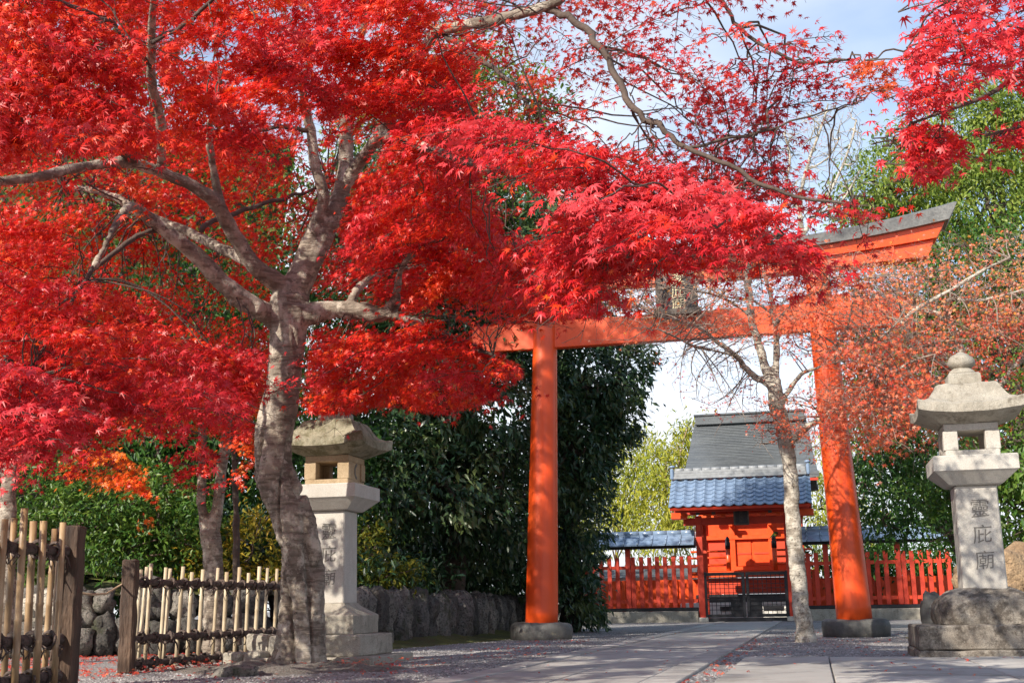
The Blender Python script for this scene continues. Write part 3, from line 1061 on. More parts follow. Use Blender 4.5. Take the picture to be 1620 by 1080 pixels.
def lantern(label, center, domed, s=1.0, roof_half=0.50):
    t = thing('stone_lantern', label, 'lantern', center, -AX, 'stone lanterns flanking the path')
    b = MB()
    b.box((0, 0, 0.035), (1.38, 1.38, 0.09), bev=0.012)
    o = subdivided(b.build('step', M['stained_granite'] if domed else M['old_granite'], t), 3)
    roughen(o, 0.012, 6, 1, smooth=False)
    b = MB()
    pw = 1.34 if domed else 1.02
    b.box((0, 0, 0.19), (pw, pw, 0.22), bev=0.015)
    o = subdivided(b.build('plinth', M['stained_granite'] if domed else M['old_granite'], t), 3)
    roughen(o, 0.015, 5, 2, smooth=False)
    b = MB()
    if domed:
        sq_lathe(b, [(0.445, 0.295), (0.46, 0.36), (0.455, 0.44), (0.43, 0.52), (0.37, 0.575), (0.29, 0.61), (0.2, 0.635)], 56, 7)
    else:
        b.rings([(0.37, 0.297), (0.38, 0.31), (0.38, 0.49), (0.365, 0.50), (0.28, 0.555), (0.215, 0.61), (0.21, 0.625)])
    o = b.build('base', M['stained_granite'] if domed else M['old_granite'], t)
    o = subdivided(o, 3) if not domed else subdivided(o, 2)
    roughen(o, 0.035 if domed else 0.01, 4, 5, smooth=domed)
    # post, platform, fire box
    b = MB()
    b.box((0, 0, 1.11), (0.40, 0.40, 0.99), taper=0.97, bev=0.012)
    post = b.build('post', M['granite'], t)
    for i, ch in enumerate('靈庇廟'):
        k = text_mesh('inscription', ch, 0.185, M['carved'], post, 0.0015)
        k.location = (0.02, -0.199, 1.37 - i * 0.245)
        k.rotation_euler = (math.pi / 2, 0, 0)
    b = MB()
    b.rings([(0.235, 1.605), (0.25, 1.615), (0.30, 1.66), (0.36, 1.715), (0.385, 1.735), (0.385, 1.87), (0.375, 1.88)])
    o = b.build('platform', M['granite'], t)
    b = MB()
    h, w = 0.25, 0.115
    for sx in (-1, 1):
        for sy in (-1, 1):
            b.box((sx * (h - w / 2), sy * (h - w / 2), 2.035), (w + 0.02, w, 0.19), bev=0.006)
        b.box((sx * (h - 0.035), 0, 2.035), (0.05, 0.36, 0.187))
        mo = MB()
        for q in range(9):
            a = -1.2 + 2.4 * q / 8
            mo.box((sx * (h - 0.008), 0.05 - 0.075 * math.cos(a), 2.04 + 0.075 * math.sin(a)), (0.006, 0.026, 0.03))
        mo.build('crescent', M['carved'], t)
    b.box((0, 0, 1.911), (2 * h, 2 * h, 0.058), bev=0.006)
    b.box((0, 0, 2.165), (2 * h, 2 * h, 0.07), bev=0.006)
    b.build('fire_box', M['granite'] if domed else M['tan_granite'], t)
    # roof with swept corners
    R = roof_half
    vs, fs, n = [], [], 12
    lay = [(0.27, 2.200, 0.0), (R - 0.012, 2.275, 0.9), (R, 2.282, 0.9), (R, 2.365, 1.05), (R - 0.010, 2.373, 1.05), (R * 0.88, 2.388, 0.6), (R * 0.77, 2.430, 0.25), (R * 0.68, 2.50, 0.06), (R * 0.60, 2.575, 0.0), (R * 0.56, 2.592, 0.0), (0.12, 2.60, 0.0)]
    for hf, z, lf in lay:
        for side in range(4):
            for k in range(n):
                q = -1 + 2 * k / n
                x, y = q, -1
                for _ in range(side):
                    x, y = -y, x
                lift = lf * 0.050 * abs(q) ** 2.4
                fl = 1 + 0.03 * lf * abs(q) ** 3
                vs.append((x * hf * fl, y * hf * fl, z + lift))
    m = 4 * n
    for i in range(len(lay) - 1):
        for k in range(m):
            l = (k + 1) % m
            fs.append((i * m + k, i * m + l, (i + 1) * m + l, (i + 1) * m + k))
    fs.append(tuple(range(m))[::-1])
    fs.append(tuple(range((len(lay) - 1) * m, len(lay) * m)))
    b = MB()
    b.add(vs, fs)
    rf = subdivided(b.build('roof', M['old_granite'] if domed else M['mossy_granite'], t), 1)
    roughen(rf, 0.012, 7, 9, smooth=False)
    b = MB()
    b.rings([(0.15, 2.602), (0.155, 2.61), (0.150, 2.70), (0.135, 2.715)])
    sq_lathe(b, [(0.135, 2.716), (0.115, 2.75), (0.085, 2.775)], 32, 3)
    b.lathe([(0.085, 2.775), (0.10, 2.785), (0.128, 2.815), (0.130, 2.85), (0.115, 2.885), (0.08, 2.915), (0.035, 2.94), (0.008, 2.955)], 32)
    fi = subdivided(b.build('finial', M['old_granite'], t), 1)
    roughen(fi, 0.008, 9, 4, smooth=False)
    t.scale = (s, s, s)
    return t


lr = np.array([4.2, 11.7, 0]) + 0.25 * U + 0.2 * V
lantern('pale stone lantern on a domed rough boulder base beside the paved slabs', lr, True, 1.0, 0.475)
ll = np.array([-1.6, 12.4, 0]) - 0.34 * U + 0.2 * V
lantern('stone lantern on a stepped square base, half hidden behind the thick maple trunk', ll, False, 0.95, 0.48)

# ------------------------------------------------------------------ shrine gate, fences and hall


def tile_slope(mb, u0, u1, v0, z0, v1, z1, rows, period, amp, drop=0.03, sub=8):
    """wavy pan tiles from the ridge (v0, z0) to the eave (v1, z1), each course stepping over the next"""
    nu = int((u1 - u0) / period * sub)
    th = 0.03
    dv, dz = (v1 - v0) / rows, (z1 - z0) / rows
    ln = math.hypot(v1 - v0, z1 - z0)
    nv, nz = -(z1 - z0) / ln, (v1 - v0) / ln
    if nz < 0:
        nv, nz = -nv, -nz
    for r in range(rows):
        vs, fs = [], []
        for i in range(nu + 1):
            u = u0 + (u1 - u0) * i / nu
            ph = (u - u0) / period % 1.0
            w = amp * (1.4 * math.exp(-((ph - 0.5) / 0.17) ** 2) - 0.35 * math.cos(2 * math.pi * ph) - 0.2)
            jit = 0.004 * mnoise.noise(Vector((math.floor((u - u0) / period) * 3.1, r * 7.7, 0)))
            for k, (f, off) in enumerate(((0, 0), (1.06, drop), (1.06, drop - th))):
                o_ = w + off + jit
                vs.append((u, v0 + dv * (r + f) + nv * o_, z0 + dz * (r + f) + nz * o_))
        for i in range(nu):
            a = i * 3
            fs += [(a, a + 3, a + 4, a + 1), (a + 1, a + 4, a + 5, a + 2)]
        mb.add(vs, fs)


def gate():
    t = thing('shrine_gate', 'small red shrine gate with blue tiled roof and black lattice doors', 'gate', GATE, -AX)
    for u in (-1.37, 1.23):
        b = MB()
        b.box((u, 0, 1.55), (0.19, 0.19, 3.1), bev=0.012)
        b.build('post', M['red_wood'], t)
        b = MB()
        b.box((u + (0.05 if u < 0 else -0.05), 1.0, 1.5), (0.16, 0.16, 3.0), bev=0.012)
        b.build('post', M['old_vermilion'], t)
        b = MB()
        b.box((u, 0, 0.06), (0.34, 0.34, 0.14), bev=0.02)
        b.build('post_footing', M['granite'], t)
        b = MB()
        b.box((u, 0.45, 2.75), (0.10, 1.1, 0.16))
        b.build('side_beam', M['old_vermilion'], t)
    b = MB()
    b.box((-0.07, -0.004, 2.93), (3.5, 0.15, 0.22), bev=0.012)
    b.build('head_beam', M['red_wood'], t)
    for u in (-1.92, 1.78):
        b = MB()
        b.box((u, -0.12, 3.10), (0.46, 0.34, 0.20), bev=0.02)
        b.build('beam_nose', M['vermilion'], t)
    b = MB()
    b.box((-0.07, -0.6, 3.235), (3.9, 0.12, 0.13), bev=0.01)
    b.box((-0.07, 0.55, 3.245), (3.9, 0.12, 0.13), bev=0.01)
    b.build('eave_beam', M['red_wood'], t)
    for k in range(19):
        u = -2.0 + k * 3.86 / 18
        b = MB()
        b.tube([(u, -1.02, 3.245), (u, 0.0, 4.0)], 0.038, 6)
        b.build('rafter', M['old_vermilion'], t)
    # curved white-tipped struts below the eave
    for u in (-1.05, -0.62, 0.55, 0.98):
        b = MB()
        b.box((u, -0.10, 3.12), (0.34, 0.09, 0.05), bev=0.01)
        b.box((u, -0.10, 3.06), (0.14, 0.11, 0.07), bev=0.01)
        b.build('bracket', M['vermilion'], t)
    for u in (-1.37, -0.9, 0.75, 1.23):
        b = MB()
        b.box((u, -0.14, 3.17), (0.11, 0.12, 0.10), bev=0.012)
        b.build('bracket_cap', M['weathered_board'], t)
    # plaque
    b = MB()
    b.box((-0.08, -0.34, 3.04), (0.40, 0.05, 0.46), bev=0.01)
    p = b.build('plaque', M['black_wood'], t)
    fr = MB()
    for sg in (-1, 1):
        fr.box((-0.08 + sg * 0.20, -0.37, 3.04), (0.05, 0.04, 0.50), bev=0.01)
        fr.box((-0.08, -0.371, 3.04 + sg * 0.245), (0.44, 0.04, 0.05), bev=0.01)
    fr.build('plaque_frame', M['weathered_board'], p)
    for i, ch in enumerate('靈庇廟'):
        o = text_mesh('lettering', ch, 0.14, M['weathered_board'], p, 0.004)
        o.location = (-0.08, -0.368, 3.17 - i * 0.13)
        o.rotation_euler = (math.pi / 2, 0, 0)
    # tiled roof
    b = MB()
    tile_slope(b, -2.13, 1.97, -0.02, 4.20, -1.12, 3.30, 7, 0.293, 0.030)
    tile_slope(b, -2.13, 1.97, 0.02, 4.20, 1.12, 3.30, 7, 0.293, 0.030)
    rf = b.build('roof', M['roof_tile'], t)
    b = MB()
    vs = [(-2.10, -1.10, 3.27), (-2.10, 0, 4.17), (-2.10, 1.10, 3.27), (-2.10, 1.06, 3.20), (-2.10, 0, 4.04), (-2.10, -1.06, 3.20)]
    vs2 = [(1.94, y, z) for _, y, z in vs]
    b.add(vs + vs2, [(0, 1, 2, 3, 4, 5)[::-1], tuple(range(6, 12))] + [(i, (i + 1) % 6, 6 + (i + 1) % 6, 6 + i) for i in range(6)])
    b.build('roof_board', M['red_wood'], rf)
    b = MB()
    b.box((-0.08, 0, 4.255), (3.92, 0.34, 0.09), bev=0.01)
    b.box((-0.08, 0, 4.34), (3.88, 0.27, 0.085), bev=0.01)
    b.box((-0.08, 0, 4.42), (3.88, 0.22, 0.075), bev=0.01)
    for k in range(14):
        u0 = -2.02 + k * 0.277
        b.tube([(u0 + 0.008, 0, 4.475), (u0 + 0.27, 0, 4.475)], 0.075, 8)
    b.build('ridge', M['ridge_tile'], rf)
    for sg, u in ((-1, -2.09), (1, 1.93)):
        b = MB()
        b.box((u, 0, 4.37), (0.10, 0.34, 0.34), bev=0.03)
        b.lathe([(0.07, -0.03), (0.10, 0.0), (0.07, 0.04)], 12, (u, 0, 4.60))
        b.build('ridge_end_tile', M['roof_tile'], rf)
    # lattice doors
    for sg in (-1, 1):
        d = MB()
        c = -0.085 + sg * 0.615
        w, z0, z1 = 1.20, 0.12, 1.42
        for x in (-1, 1):
            d.box((c + x * (w / 2 - 0.045), -0.05, (z0 + z1) / 2), (0.09, 0.06, z1 - z0), bev=0.006)
        for z in (z0 + 0.05, z1 - 0.045):
            d.box((c, -0.052, z), (w - 0.18, 0.055, 0.09))
        d.box((c, -0.052, 0.62 + 0.02), (w - 0.18, 0.05, 0.05))
        dr = d.build('door', M['black_wood'], t)
        lt = MB()
        for k in range(1, 8):
            lt.box((c - (w / 2 - 0.09) + k * (w - 0.18) / 8, -0.045, (z0 + z1) / 2), (0.017, 0.018, z1 - z0 - 0.18))
        for k in range(1, 9):
            lt.box((c, -0.063, z0 + 0.1 + k * (z1 - z0 - 0.2) / 9), (w - 0.18, 0.016, 0.017))
        lt.build('lattice', M['black_wood'], dr)
        pn = MB()
        pn.box((c - sg * 0.34, -0.03, 0.40), (0.36, 0.015, 0.42))
        pn.build('kick_panel', M['black_wood'], dr)
        if sg > 0:
            h = MB()
            h.box((c - 0.555, -0.095, 0.80), (0.07, 0.03, 0.11), bev=0.008)
            h.build('latch', M['iron'], dr)
    b = MB()
    b.box((-0.07, -0.02, 0.055), (2.52, 0.16, 0.11), bev=0.01)
    b.build('sill', M['black_wood'], t)
    for u in (-1.37 + 0.125, 1.23 - 0.125):
        b = MB()
        b.box((u, -0.03, 0.73), (0.055, 0.13, 1.42))
        b.build('door_jamb', M['black_wood'], t)
    return t


gate()


def paling_fence(label, u0, u1, side):
    t = thing('paling_fence', label, 'fence', L(u0 if side > 0 else u1, 0), -AX, 'red paling fences beside the shrine gate')
    ln = abs(u1 - u0)
    x0, x1 = (0, ln) if side > 0 else (-ln, 0)
    mid = (x0 + x1) / 2
    b = MB()
    b.box((mid, 0, 0.15), (ln, 0.44, 0.34), bev=0.015)
    w = subdivided(b.build('base_wall', M['old_granite'], t), 2)
    b = MB()
    b.box((mid, 0, 0.375), (ln, 0.24, 0.10), bev=0.01)
    b.build('sill', M['black_wood'], t)
    posts = [x0 + 0.9, x0 + 2.9] if side > 0 else [x1 - 2.05, x1 - 4.1]
    n = int(ln / 0.242)
    for k in range(n):
        b = MB()
        x = x0 + 0.14 + k * 0.242 + RNG.normal(0, 0.006)
        if min(abs(x - q) for q in posts) < 0.13:
            continue
        h = 1.50 + RNG.normal(0, 0.012)
        b.box((x, -0.06, 0.425 + h / 2), (0.128, 0.028, h), bev=0.004)
        b.build('paling', M['red_wood'], t)
    for z in (0.62, 1.62):
        b = MB()
        b.box((mid, -0.008, z), (ln, 0.07, 0.10))
        b.build('rail', M['old_vermilion'], t)
    for x in posts:
        if x0 - 0.1 < x < x1 + 0.1:
            b = MB()
            b.box((x, -0.03, 1.295), (0.15, 0.17, 1.74), bev=0.01)
            b.build('post', M['red_wood'], t)
    b = MB()
    b.box((mid, 0, 2.205), (ln, 0.16, 0.09))
    b.box((mid, -0.33, 2.245), (ln, 0.04, 0.05))
    b.build('eave_board', M['black_wood'], t)
    b = MB()
    nt_ = int(ln / 0.39)
    pw = ln / nt_
    for r_, (va, za, vb, zb_) in enumerate(((-0.04, 2.56, -0.27, 2.42), (-0.23, 2.425, -0.50, 2.27))):
        for q in range(nt_):
            xa = x0 + q * pw
            for sg in (1, -1):
                b.add([(xa + 0.012, sg * va, za), (xa + pw - 0.012, sg * va, za), (xa + pw - 0.012, sg * vb, zb_), (xa + 0.012, sg * vb, zb_),
                       (xa + 0.012, sg * va, za - 0.04), (xa + pw - 0.012, sg * va, za - 0.04), (xa + pw - 0.012, sg * vb, zb_ - 0.04), (xa + 0.012, sg * vb, zb_ - 0.04)],
                      [(0, 1, 2, 3), (4, 7, 6, 5), (0, 4, 5, 1), (1, 5, 6, 2), (2, 6, 7, 3), (3, 7, 4, 0)])
                b.tube([(xa, sg * va, za + 0.005), (xa, sg * vb, zb_ + 0.01)], 0.03, 6)
    for q in range(nt_):
        xa = x0 + q * pw
        b.tube([(xa + 0.006, 0, 2.615), (xa + pw - 0.006, 0, 2.615)], 0.085, 10)
    b.box((mid, 0, 2.535), (ln, 0.2, 0.07))
    b.build('coping', M['roof_tile'], t)
    return t


paling_fence('red paling fence with tiled coping between dark evergreen and shrine gate', -5.7, -1.49, -1)
paling_fence('red paling fence with tiled coping passing behind the bright orange torii pillar', 1.36, 5.72, 1)


def hall():
    t = thing('shrine_hall', 'vermilion shrine hall with tall grey shingle roof standing behind the gate', 'shrine', L(0.0, 2.6), -AX)
    b = MB()
    b.box((0, 1.9, 0.28), (4.6, 3.6, 0.56), bev=0.02)
    b.build('podium', M['white_plaster'], t)
    for u in (-0.75, 0.60):
        b = MB()
        b.box((u, 0.085, 0.36), (0.62, 0.03, 0.14))
        b.build('vent_shade_panel', M['black_wood'], t)  # solid black slab, its colour paints the dark of an opening
    b = MB()
    b.box((0, 0.25, 0.68), (3.6, 0.3, 0.24), bev=0.01)
    b.build('ground_sill', M['black_wood'], t)
    b = MB()
    b.box((0, 0.34, 1.06), (3.5, 0.10, 0.5))
    b.build('apron_board', M['old_vermilion'], t)
    b = MB()
    b.box((0, 0.55, 1.40), (3.9, 1.0, 0.13), bev=0.01)
    b.box((0, 0.03, 1.49), (3.9, 0.10, 0.06))
    b.build('veranda', M['vermilion'], t)
    for u in (-1.55, 1.40):
        b = MB()
        b.box((u, 0.02, 1.50), (0.34, 0.14, 0.18), bev=0.01)
        b.build('veranda_cap', M['black_wood'], t)
    for u in (-0.72, 0.73):
        b = MB()
        b.lathe([(0.075, 1.45), (0.075, 2.22)], 16, (u, 0.1, 0))
        p = b.build('railing_post', M['vermilion'], t)
        b = MB()
        b.lathe([(0.085, 2.22), (0.085, 2.42), (0.06, 2.45), (0.075, 2.50), (0.055, 2.56), (0.01, 2.62)], 16, (u, 0.1, 0))
        b.build('post_finial', M['black_wood'], p)
    for z in (1.72, 1.95, 2.15):
        for a, c in ((-1.9, -0.8), (0.81, 1.9)):
            b = MB()
            b.tube([(a, 0.1, z), (c, 0.1, z)], 0.035, 8)
            b.build('rail', M['vermilion'], t)
    # body
    b = MB()
    b.box((0, 2.1, 2.55), (3.3, 1.9, 2.2))
    b.build('wall', M['vermilion'], t)
    for u in (-1.55, -0.62, 0.62, 1.55):
        b = MB()
        b.box((u, 1.1, 2.55), (0.18, 0.18, 2.2), bev=0.012)
        b.build('column', M['vermilion'], t)
    for z in (1.62, 2.62, 3.3):
        b = MB()
        b.box((0, 1.07, z), (3.4, 0.16, 0.14), bev=0.01)
        b.build('tie_beam', M['vermilion'], t)
    for u in (-0.30, 0.30):
        b = MB()
        b.box((u, 1.135, 2.12), (0.54, 0.04, 0.84), bev=0.01)
        d = b.build('door', M['vermilion'], t)
        b = MB()
        b.box((u, 1.107, 2.10), (0.5, 0.025, 0.05))
        b.build('door_batten', M['old_vermilion'], d)
    for u in (-1.09, 1.09):
        b = MB()
        b.box((u, 1.13, 2.1), (0.72, 0.03, 0.8))
        b.build('wall_panel', M['white_plaster'] if u < -2 else M['old_vermilion'], t)
    for u in (-0.62, 0.62):
        b = MB()
        b.box((u, 0.8, 3.02), (0.12, 0.6, 0.12), bev=0.01)
        b.box((u, 0.6, 3.16), (0.34, 0.12, 0.12), bev=0.01)
        b.build('bracket', M['vermilion'], t)
    # curved shingle roof
    R0, R1 = 1.86, 2.14
    prof = [(1.9, 6.55), (1.55, 6.10), (1.1, 5.62), (0.6, 5.17), (0.1, 4.80), (-0.45, 4.48), (-0.62, 4.42)]
    vs, fs = [], []
    m = 13
    rows = []
    for sgn in (1, -1):
        seq = prof if sgn > 0 else prof
        for i, (v, z) in enumerate(seq):
            w = R0 + (R1 - R0) * (i / (len(seq) - 1)) ** 0.8
            vv = v if sgn > 0 else 3.8 - v
            rows.append((w, vv, z))
    front = rows[:len(prof)][::-1]
    back = rows[len(prof):]
    seq = front + back[1:]
    for w, v, z in seq:
        for k in range(m):
            q = -1 + 2 * k / (m - 1)
            vs.append((0.12 + q * w, v, z + 0.10 * abs(q) ** 3 * (w - R0) / (R1 - R0)))
    base_n = len(vs)
    vs += [(x, y, z - 0.17) for x, y, z in vs[:base_n]]
    r_ = len(seq)
    for i in range(r_ - 1):
        for k in range(m - 1):
            a = i * m + k
            fs.append((a, a + 1, a + m + 1, a + m))
            a += base_n
            fs.append((a, a + m, a + m + 1, a + 1))
        for k in (0, m - 1):
            a, c = i * m + k, (i + 1) * m + k
            fs.append((a, c, c + base_n, a + base_n) if k == 0 else (a, a + base_n, c + base_n, c))
    for k in range(m - 1):
        fs.append((k + 1, k, k + base_n, k + 1 + base_n))
        a = (r_ - 1) * m + k
        fs.append((a, a + 1, a + 1 + base_n, a + base_n))
    b = MB()
    b.add(vs, fs)
    rf = b.build('roof', M['bark_roof'], t)
    # shingle courses
    b = MB()
    for i in range(46):
        s = i / 46 * (len(prof) - 1)
        k, f = int(s), s - int(s)
        v = prof[k][0] * (1 - f) + prof[k + 1][0] * f
        z = prof[k][1] * (1 - f) + prof[k + 1][1] * f
        w = R0 + (R1 - R0) * (s / (len(prof) - 1)) ** 0.8
        b.box((0.12, v - 0.005, z + 0.004), (2 * w * 0.985, 0.05, 0.016))
    b.build('shingle_courses', M['bark_roof'], rf)
    b = MB()
    b.box((0.12, 1.9, 6.62), (3.64, 0.42, 0.30), bev=0.02)
    b.box((0.12, 1.9, 6.80), (3.72, 0.52, 0.07), bev=0.02)
    b.build('ridge', M['bark_roof'], rf)
    b = MB()
    b.box((0.12, -0.60, 4.27), (4.2, 0.10, 0.08))
    b.build('eave_board', M['red_wood'], rf)
    return t


hall()

t = thing('inner_fence', 'bright orange inner fence glimpsed through the palings right of the orange torii pillar', 'fence', L(3.7, 0.9), -AX)
b = MB()
b.box((0, 0, 0.82), (3.9, 0.05, 0.8))
b.build('panel', M['vermilion'], t)
for k in range(5):
    b = MB()
    b.box((-1.8 + 0.9 * k, -0.03, 0.8), (0.12, 0.12, 1.2), bev=0.01)
    b.build('post', M['vermilion'], t)
# low inner fence and white-walled outbuilding seen between the palings
t = thing('inner_fence', 'bright orange inner fence glimpsed through the palings left of the gate', 'fence', L(-3.3, 3.0), -AX)
b = MB()
b.box((0, 0, 0.82), (4.6, 0.05, 0.95))
b.build('panel', M['vermilion'], t)
for k in range(5):
    b = MB()
    b.box((-1.7 + 0.85 * k, -0.03, 0.75), (0.12, 0.12, 1.1), bev=0.01)
    b.build('post', M['vermilion'], t)
t = thing('outbuilding', 'small white plastered outbuilding with grey roof seen through the left palings', 'outbuilding', L(-4.6, 7.5), -AX)
b = MB()
b.box((0.6, 0, 0.75), (6.4, 2.0, 1.5))
b.build('wall', M['white_plaster'], t)
b = MB()
b.add([(-2.9, -1.5, 1.46), (4.1, -1.5, 1.46), (4.1, 0, 1.9), (-2.9, 0, 1.9), (4.1, 1.5, 1.46), (-2.9, 1.5, 1.46)], [(0, 1, 2, 3), (3, 2, 4, 5), (0, 3, 5), (1, 4, 2), (0, 5, 4, 1)])
b.build('roof', M['bark_roof'], t)

# ------------------------------------------------------------------ bamboo fences by the path


def bamboo_pole(x, y, h, lean, r, z0, parent, mat, name='bamboo_pole'):
    b = MB()
    pts, rad = [], []
    n = max(3, int(h / 0.24))
    for i in range(n + 1):
        f = i / n
        z = z0 + h * f
        px, py = x + lean[0] * f, y + lean[1] * f
        rr = r * (1.0 - 0.06 * f)
        if 0 < i < n:
            zz = z + RNG.normal(0, 0.02)
            pts += [(px, py, zz - 0.012), (px, py, zz), (px, py, zz + 0.012)]
            rad += [rr, rr * 1.13, rr * 0.98]
        else:
            pts.append((px, py, z))
            rad.append(rr)
    b.tube(pts, rad, 12)
    return b.build(name, mat, parent)


def lashed_rail(p0, p1, r, parent, knots):
    p0, p1 = np.array(p0), np.array(p1)
    ln = np.linalg.norm(p1 - p0)
    n = int(ln / 0.05)
    b = MB()
    pts = [p0 + (p1 - p0) * i / n + np.array([0, 0, 0.006 * math.sin(i * 1.3)]) for i in range(n + 1)]
    b.tube(pts, [r * (1 + 0.16 * math.sin(i * 2.1) + RNG.normal(0, 0.07)) for i in range(n + 1)], 10)
    o = b.build('rail', M['rope'], parent)
    d = (p1 - p0) / ln
    sd = np.array([-d[1], d[0], 0])
    for q in knots:
        k_ = MB()
        c = p0 + d * q
        for w in range(3):
            cc = c + d * (w - 1) * 0.022 + RNG.normal(0, 0.004, 3)
            ring = [cc + (sd * math.cos(a) + np.array([0, 0, 1]) * math.sin(a)) * (r * 1.55) + d * 0.02 * math.sin(a + w) for a in np.linspace(0, 2 * math.pi, 15)]
            k_.tube(ring, 0.011, 5, False)
        for w in range(4):
            s = RNG.choice((-1, 1))
            e = c + sd * s * r * 1.7 + np.array([0, 0, -0.02])
            k_.tube([e, e + sd * s * 0.03 + d * RNG.normal(0, 0.03) + np.array([0, 0, -0.04]), e + sd * s * 0.02 + d * RNG.normal(0, 0.05) + np.array([0, 0, -0.10])], [0.007, 0.006, 0.004], 5)
        rock_mesh(k_, c - sd * r * 1.2 * (1 if q % 0.02 < 0.01 else -1), (0.036, 0.03, 0.034), int(q * 100), 1, 0.2, 0.1)
        k_.build('rope_lashing', M['rope'], o)


def wood_post(c, h, w, parent):
    b = MB()
    b.box((c[0], c[1], h / 2), (w, w, h), bev=0.012)
    o = subdivided(b.build('post', M['old_wood'], parent), 4)
    roughen(o, 0.012, 7, 2, smooth=False)
    return o


def bamboo_fence(name_label, A, B, rail_z, r_rail, pole_h, spacing, r_pole, double, post_h, post_w, lean):
    A, B = np.array(A), np.array(B)
    d = (B - A)
    ln = np.linalg.norm(d)
    d = d / ln
    sd = np.array([-d[1], d[0]])
    t = thing('bamboo_fence', name_label, 'fence', (A[0], A[1], 0), 0, 'bamboo fences along the path edge')
    wood_post((0, 0), post_h, post_w, t)
    qs = np.arange(spacing * 0.75, ln - 0.05, spacing)
    for i, q in enumerate(qs):
        q = q + RNG.normal(0, 0.02)
        rows = (-1, 1) if double else ((1,) if i not in (0, 2) else (1, 1))
        for k, s in enumerate(rows):
            c = d * (q + (0.07 if k else 0)) + sd * s * (r_rail + r_pole * 0.9)
            hh = pole_h * RNG.uniform(0.94, 1.05)
            bamboo_pole(c[0], c[1], hh, (d * RNG.normal(lean, 0.015)), r_pole * RNG.uniform(0.85, 1.12), 0.02, t, M['bamboo'] if double else M['pale_bamboo'])
    for z in rail_z:
        e = d * ln
        lashed_rail((d[0] * 0.05, d[1] * 0.05, z), (e[0], e[1], z), r_rail, t, [q for q in qs])
    return t


bamboo_fence('bamboo fence of tan poles and rope knots ending in a thick black post', (-3.33, 9.14), (-3.70, 6.9), [0.98, 0.35, 0.09], 0.038, 1.17, 0.23, 0.026, True, 1.17, 0.165, 0.01)
bamboo_fence('bamboo fence of pale whitish poles running back to the thick maple trunk', (-3.49, 11.1), (-2.52, 14.6), [0.80, 0.30, 0.075], 0.028, 0.95, 0.235, 0.0215, False, 1.0, 0.125, 0.045)
b = MB()
pa, pb_ = at(192, 924, 11.05), at(128, 938, 9.3)
b.tube([pa + np.array([0.12, 0, 0.05]), pa, pa * 0.6 + pb_ * 0.4 + np.array([0, 0, -0.05]), pa * 0.25 + pb_ * 0.75 + np.array([0, 0, -0.03]), pb_], 0.009, 6)
tag(b.build('rope', M['pale_rope']), 'thin straw rope closing the gap between the two bamboo fences', 'rope')

# ------------------------------------------------------------------ blocks and rocks


def single_rock(name, label, c, r, mat, seed, sub=4, rough=0.25, box=0.5, gr=None, cat='rock'):
    b = MB()
    rock_mesh(b, (0, 0, 0), r, seed, sub, rough, box)
    o = b.build(name, mat)
    o.location = c
    return tag(o, label, cat, gr)


for i, (px, py, Y, sx, sy, sz, lab) in enumerate((
        (414, 1034, 13.0, 0.25, 0.22, 0.21, 'upright granite block at the end of the bamboo fence beside the trunk'),
        (372, 1052, 12.3, 0.20, 0.2, 0.13, 'low granite kerb block under the bamboo fence, farther from the trunk'),
        (406, 1050, 12.3, 0.21, 0.2, 0.13, 'low granite kerb block touching the foot of the thick maple trunk'))):
    p = at(px, py, Y)
    b = MB()
    b.box((0, 0, sz / 2), (sx, sy, sz), bev=0.015)
    o = subdivided(b.build('stone_block', M['old_granite']), 3)
    roughen(o, 0.02, 6, i + 4, smooth=False)
    o.location = (p[0], p[1], max(0.0, p[2]) - 0.005)
    o.rotation_euler = (0, 0, -AX - 0.1 * i)
    tag(o, lab, 'stone block', 'granite blocks by the fence')
p = at(372, 1070, 10.4)
single_rock('rock', 'low mossy rock lying in front of the thick maple trunk', (p[0], p[1], 0.02), (0.20, 0.16, 0.07), M['wall_stone'], 5)
p = at(545, 1078, 9.4)
p = at(1606, 905, 15.4)
single_rock('boulder', 'big tan boulder behind the lantern at the edge of the photo', (p[0] + 0.15, p[1], 0.55), (0.85, 0.6, 0.62), M['tan_rock'], 9, 5, 0.3, 0.4)
p = at(1612, 948, 14.0)
for i, (dx, lab) in enumerate(((-0.02, 'small white stone under the tan boulder beside the lantern post'), (0.17, 'small white stone at the very edge of the photo under the tan boulder'))):
    single_rock('white_stone', lab, (p[0] + dx, p[1] + 0.04 * i, 0.55), (0.09, 0.08, 0.07), M['pale_stone'], 21 + i, 3, 0.25, 0.5, 'white stones under the boulder', 'stone')
p = at(1476, 965, 17.5)
single_rock('stump', 'dark mossy stump between lantern base and red fence', (p[0], p[1], 0.25), (0.17, 0.17, 0.42), M['dark_stone'], 31, 3, 0.3, 0.3, None, 'stump')

# ------------------------------------------------------------------ main maple
LIMBS = {}


def L_(name, *spec):
    LIMBS[name] = limb_pts(spec)
    return LIMBS[name]


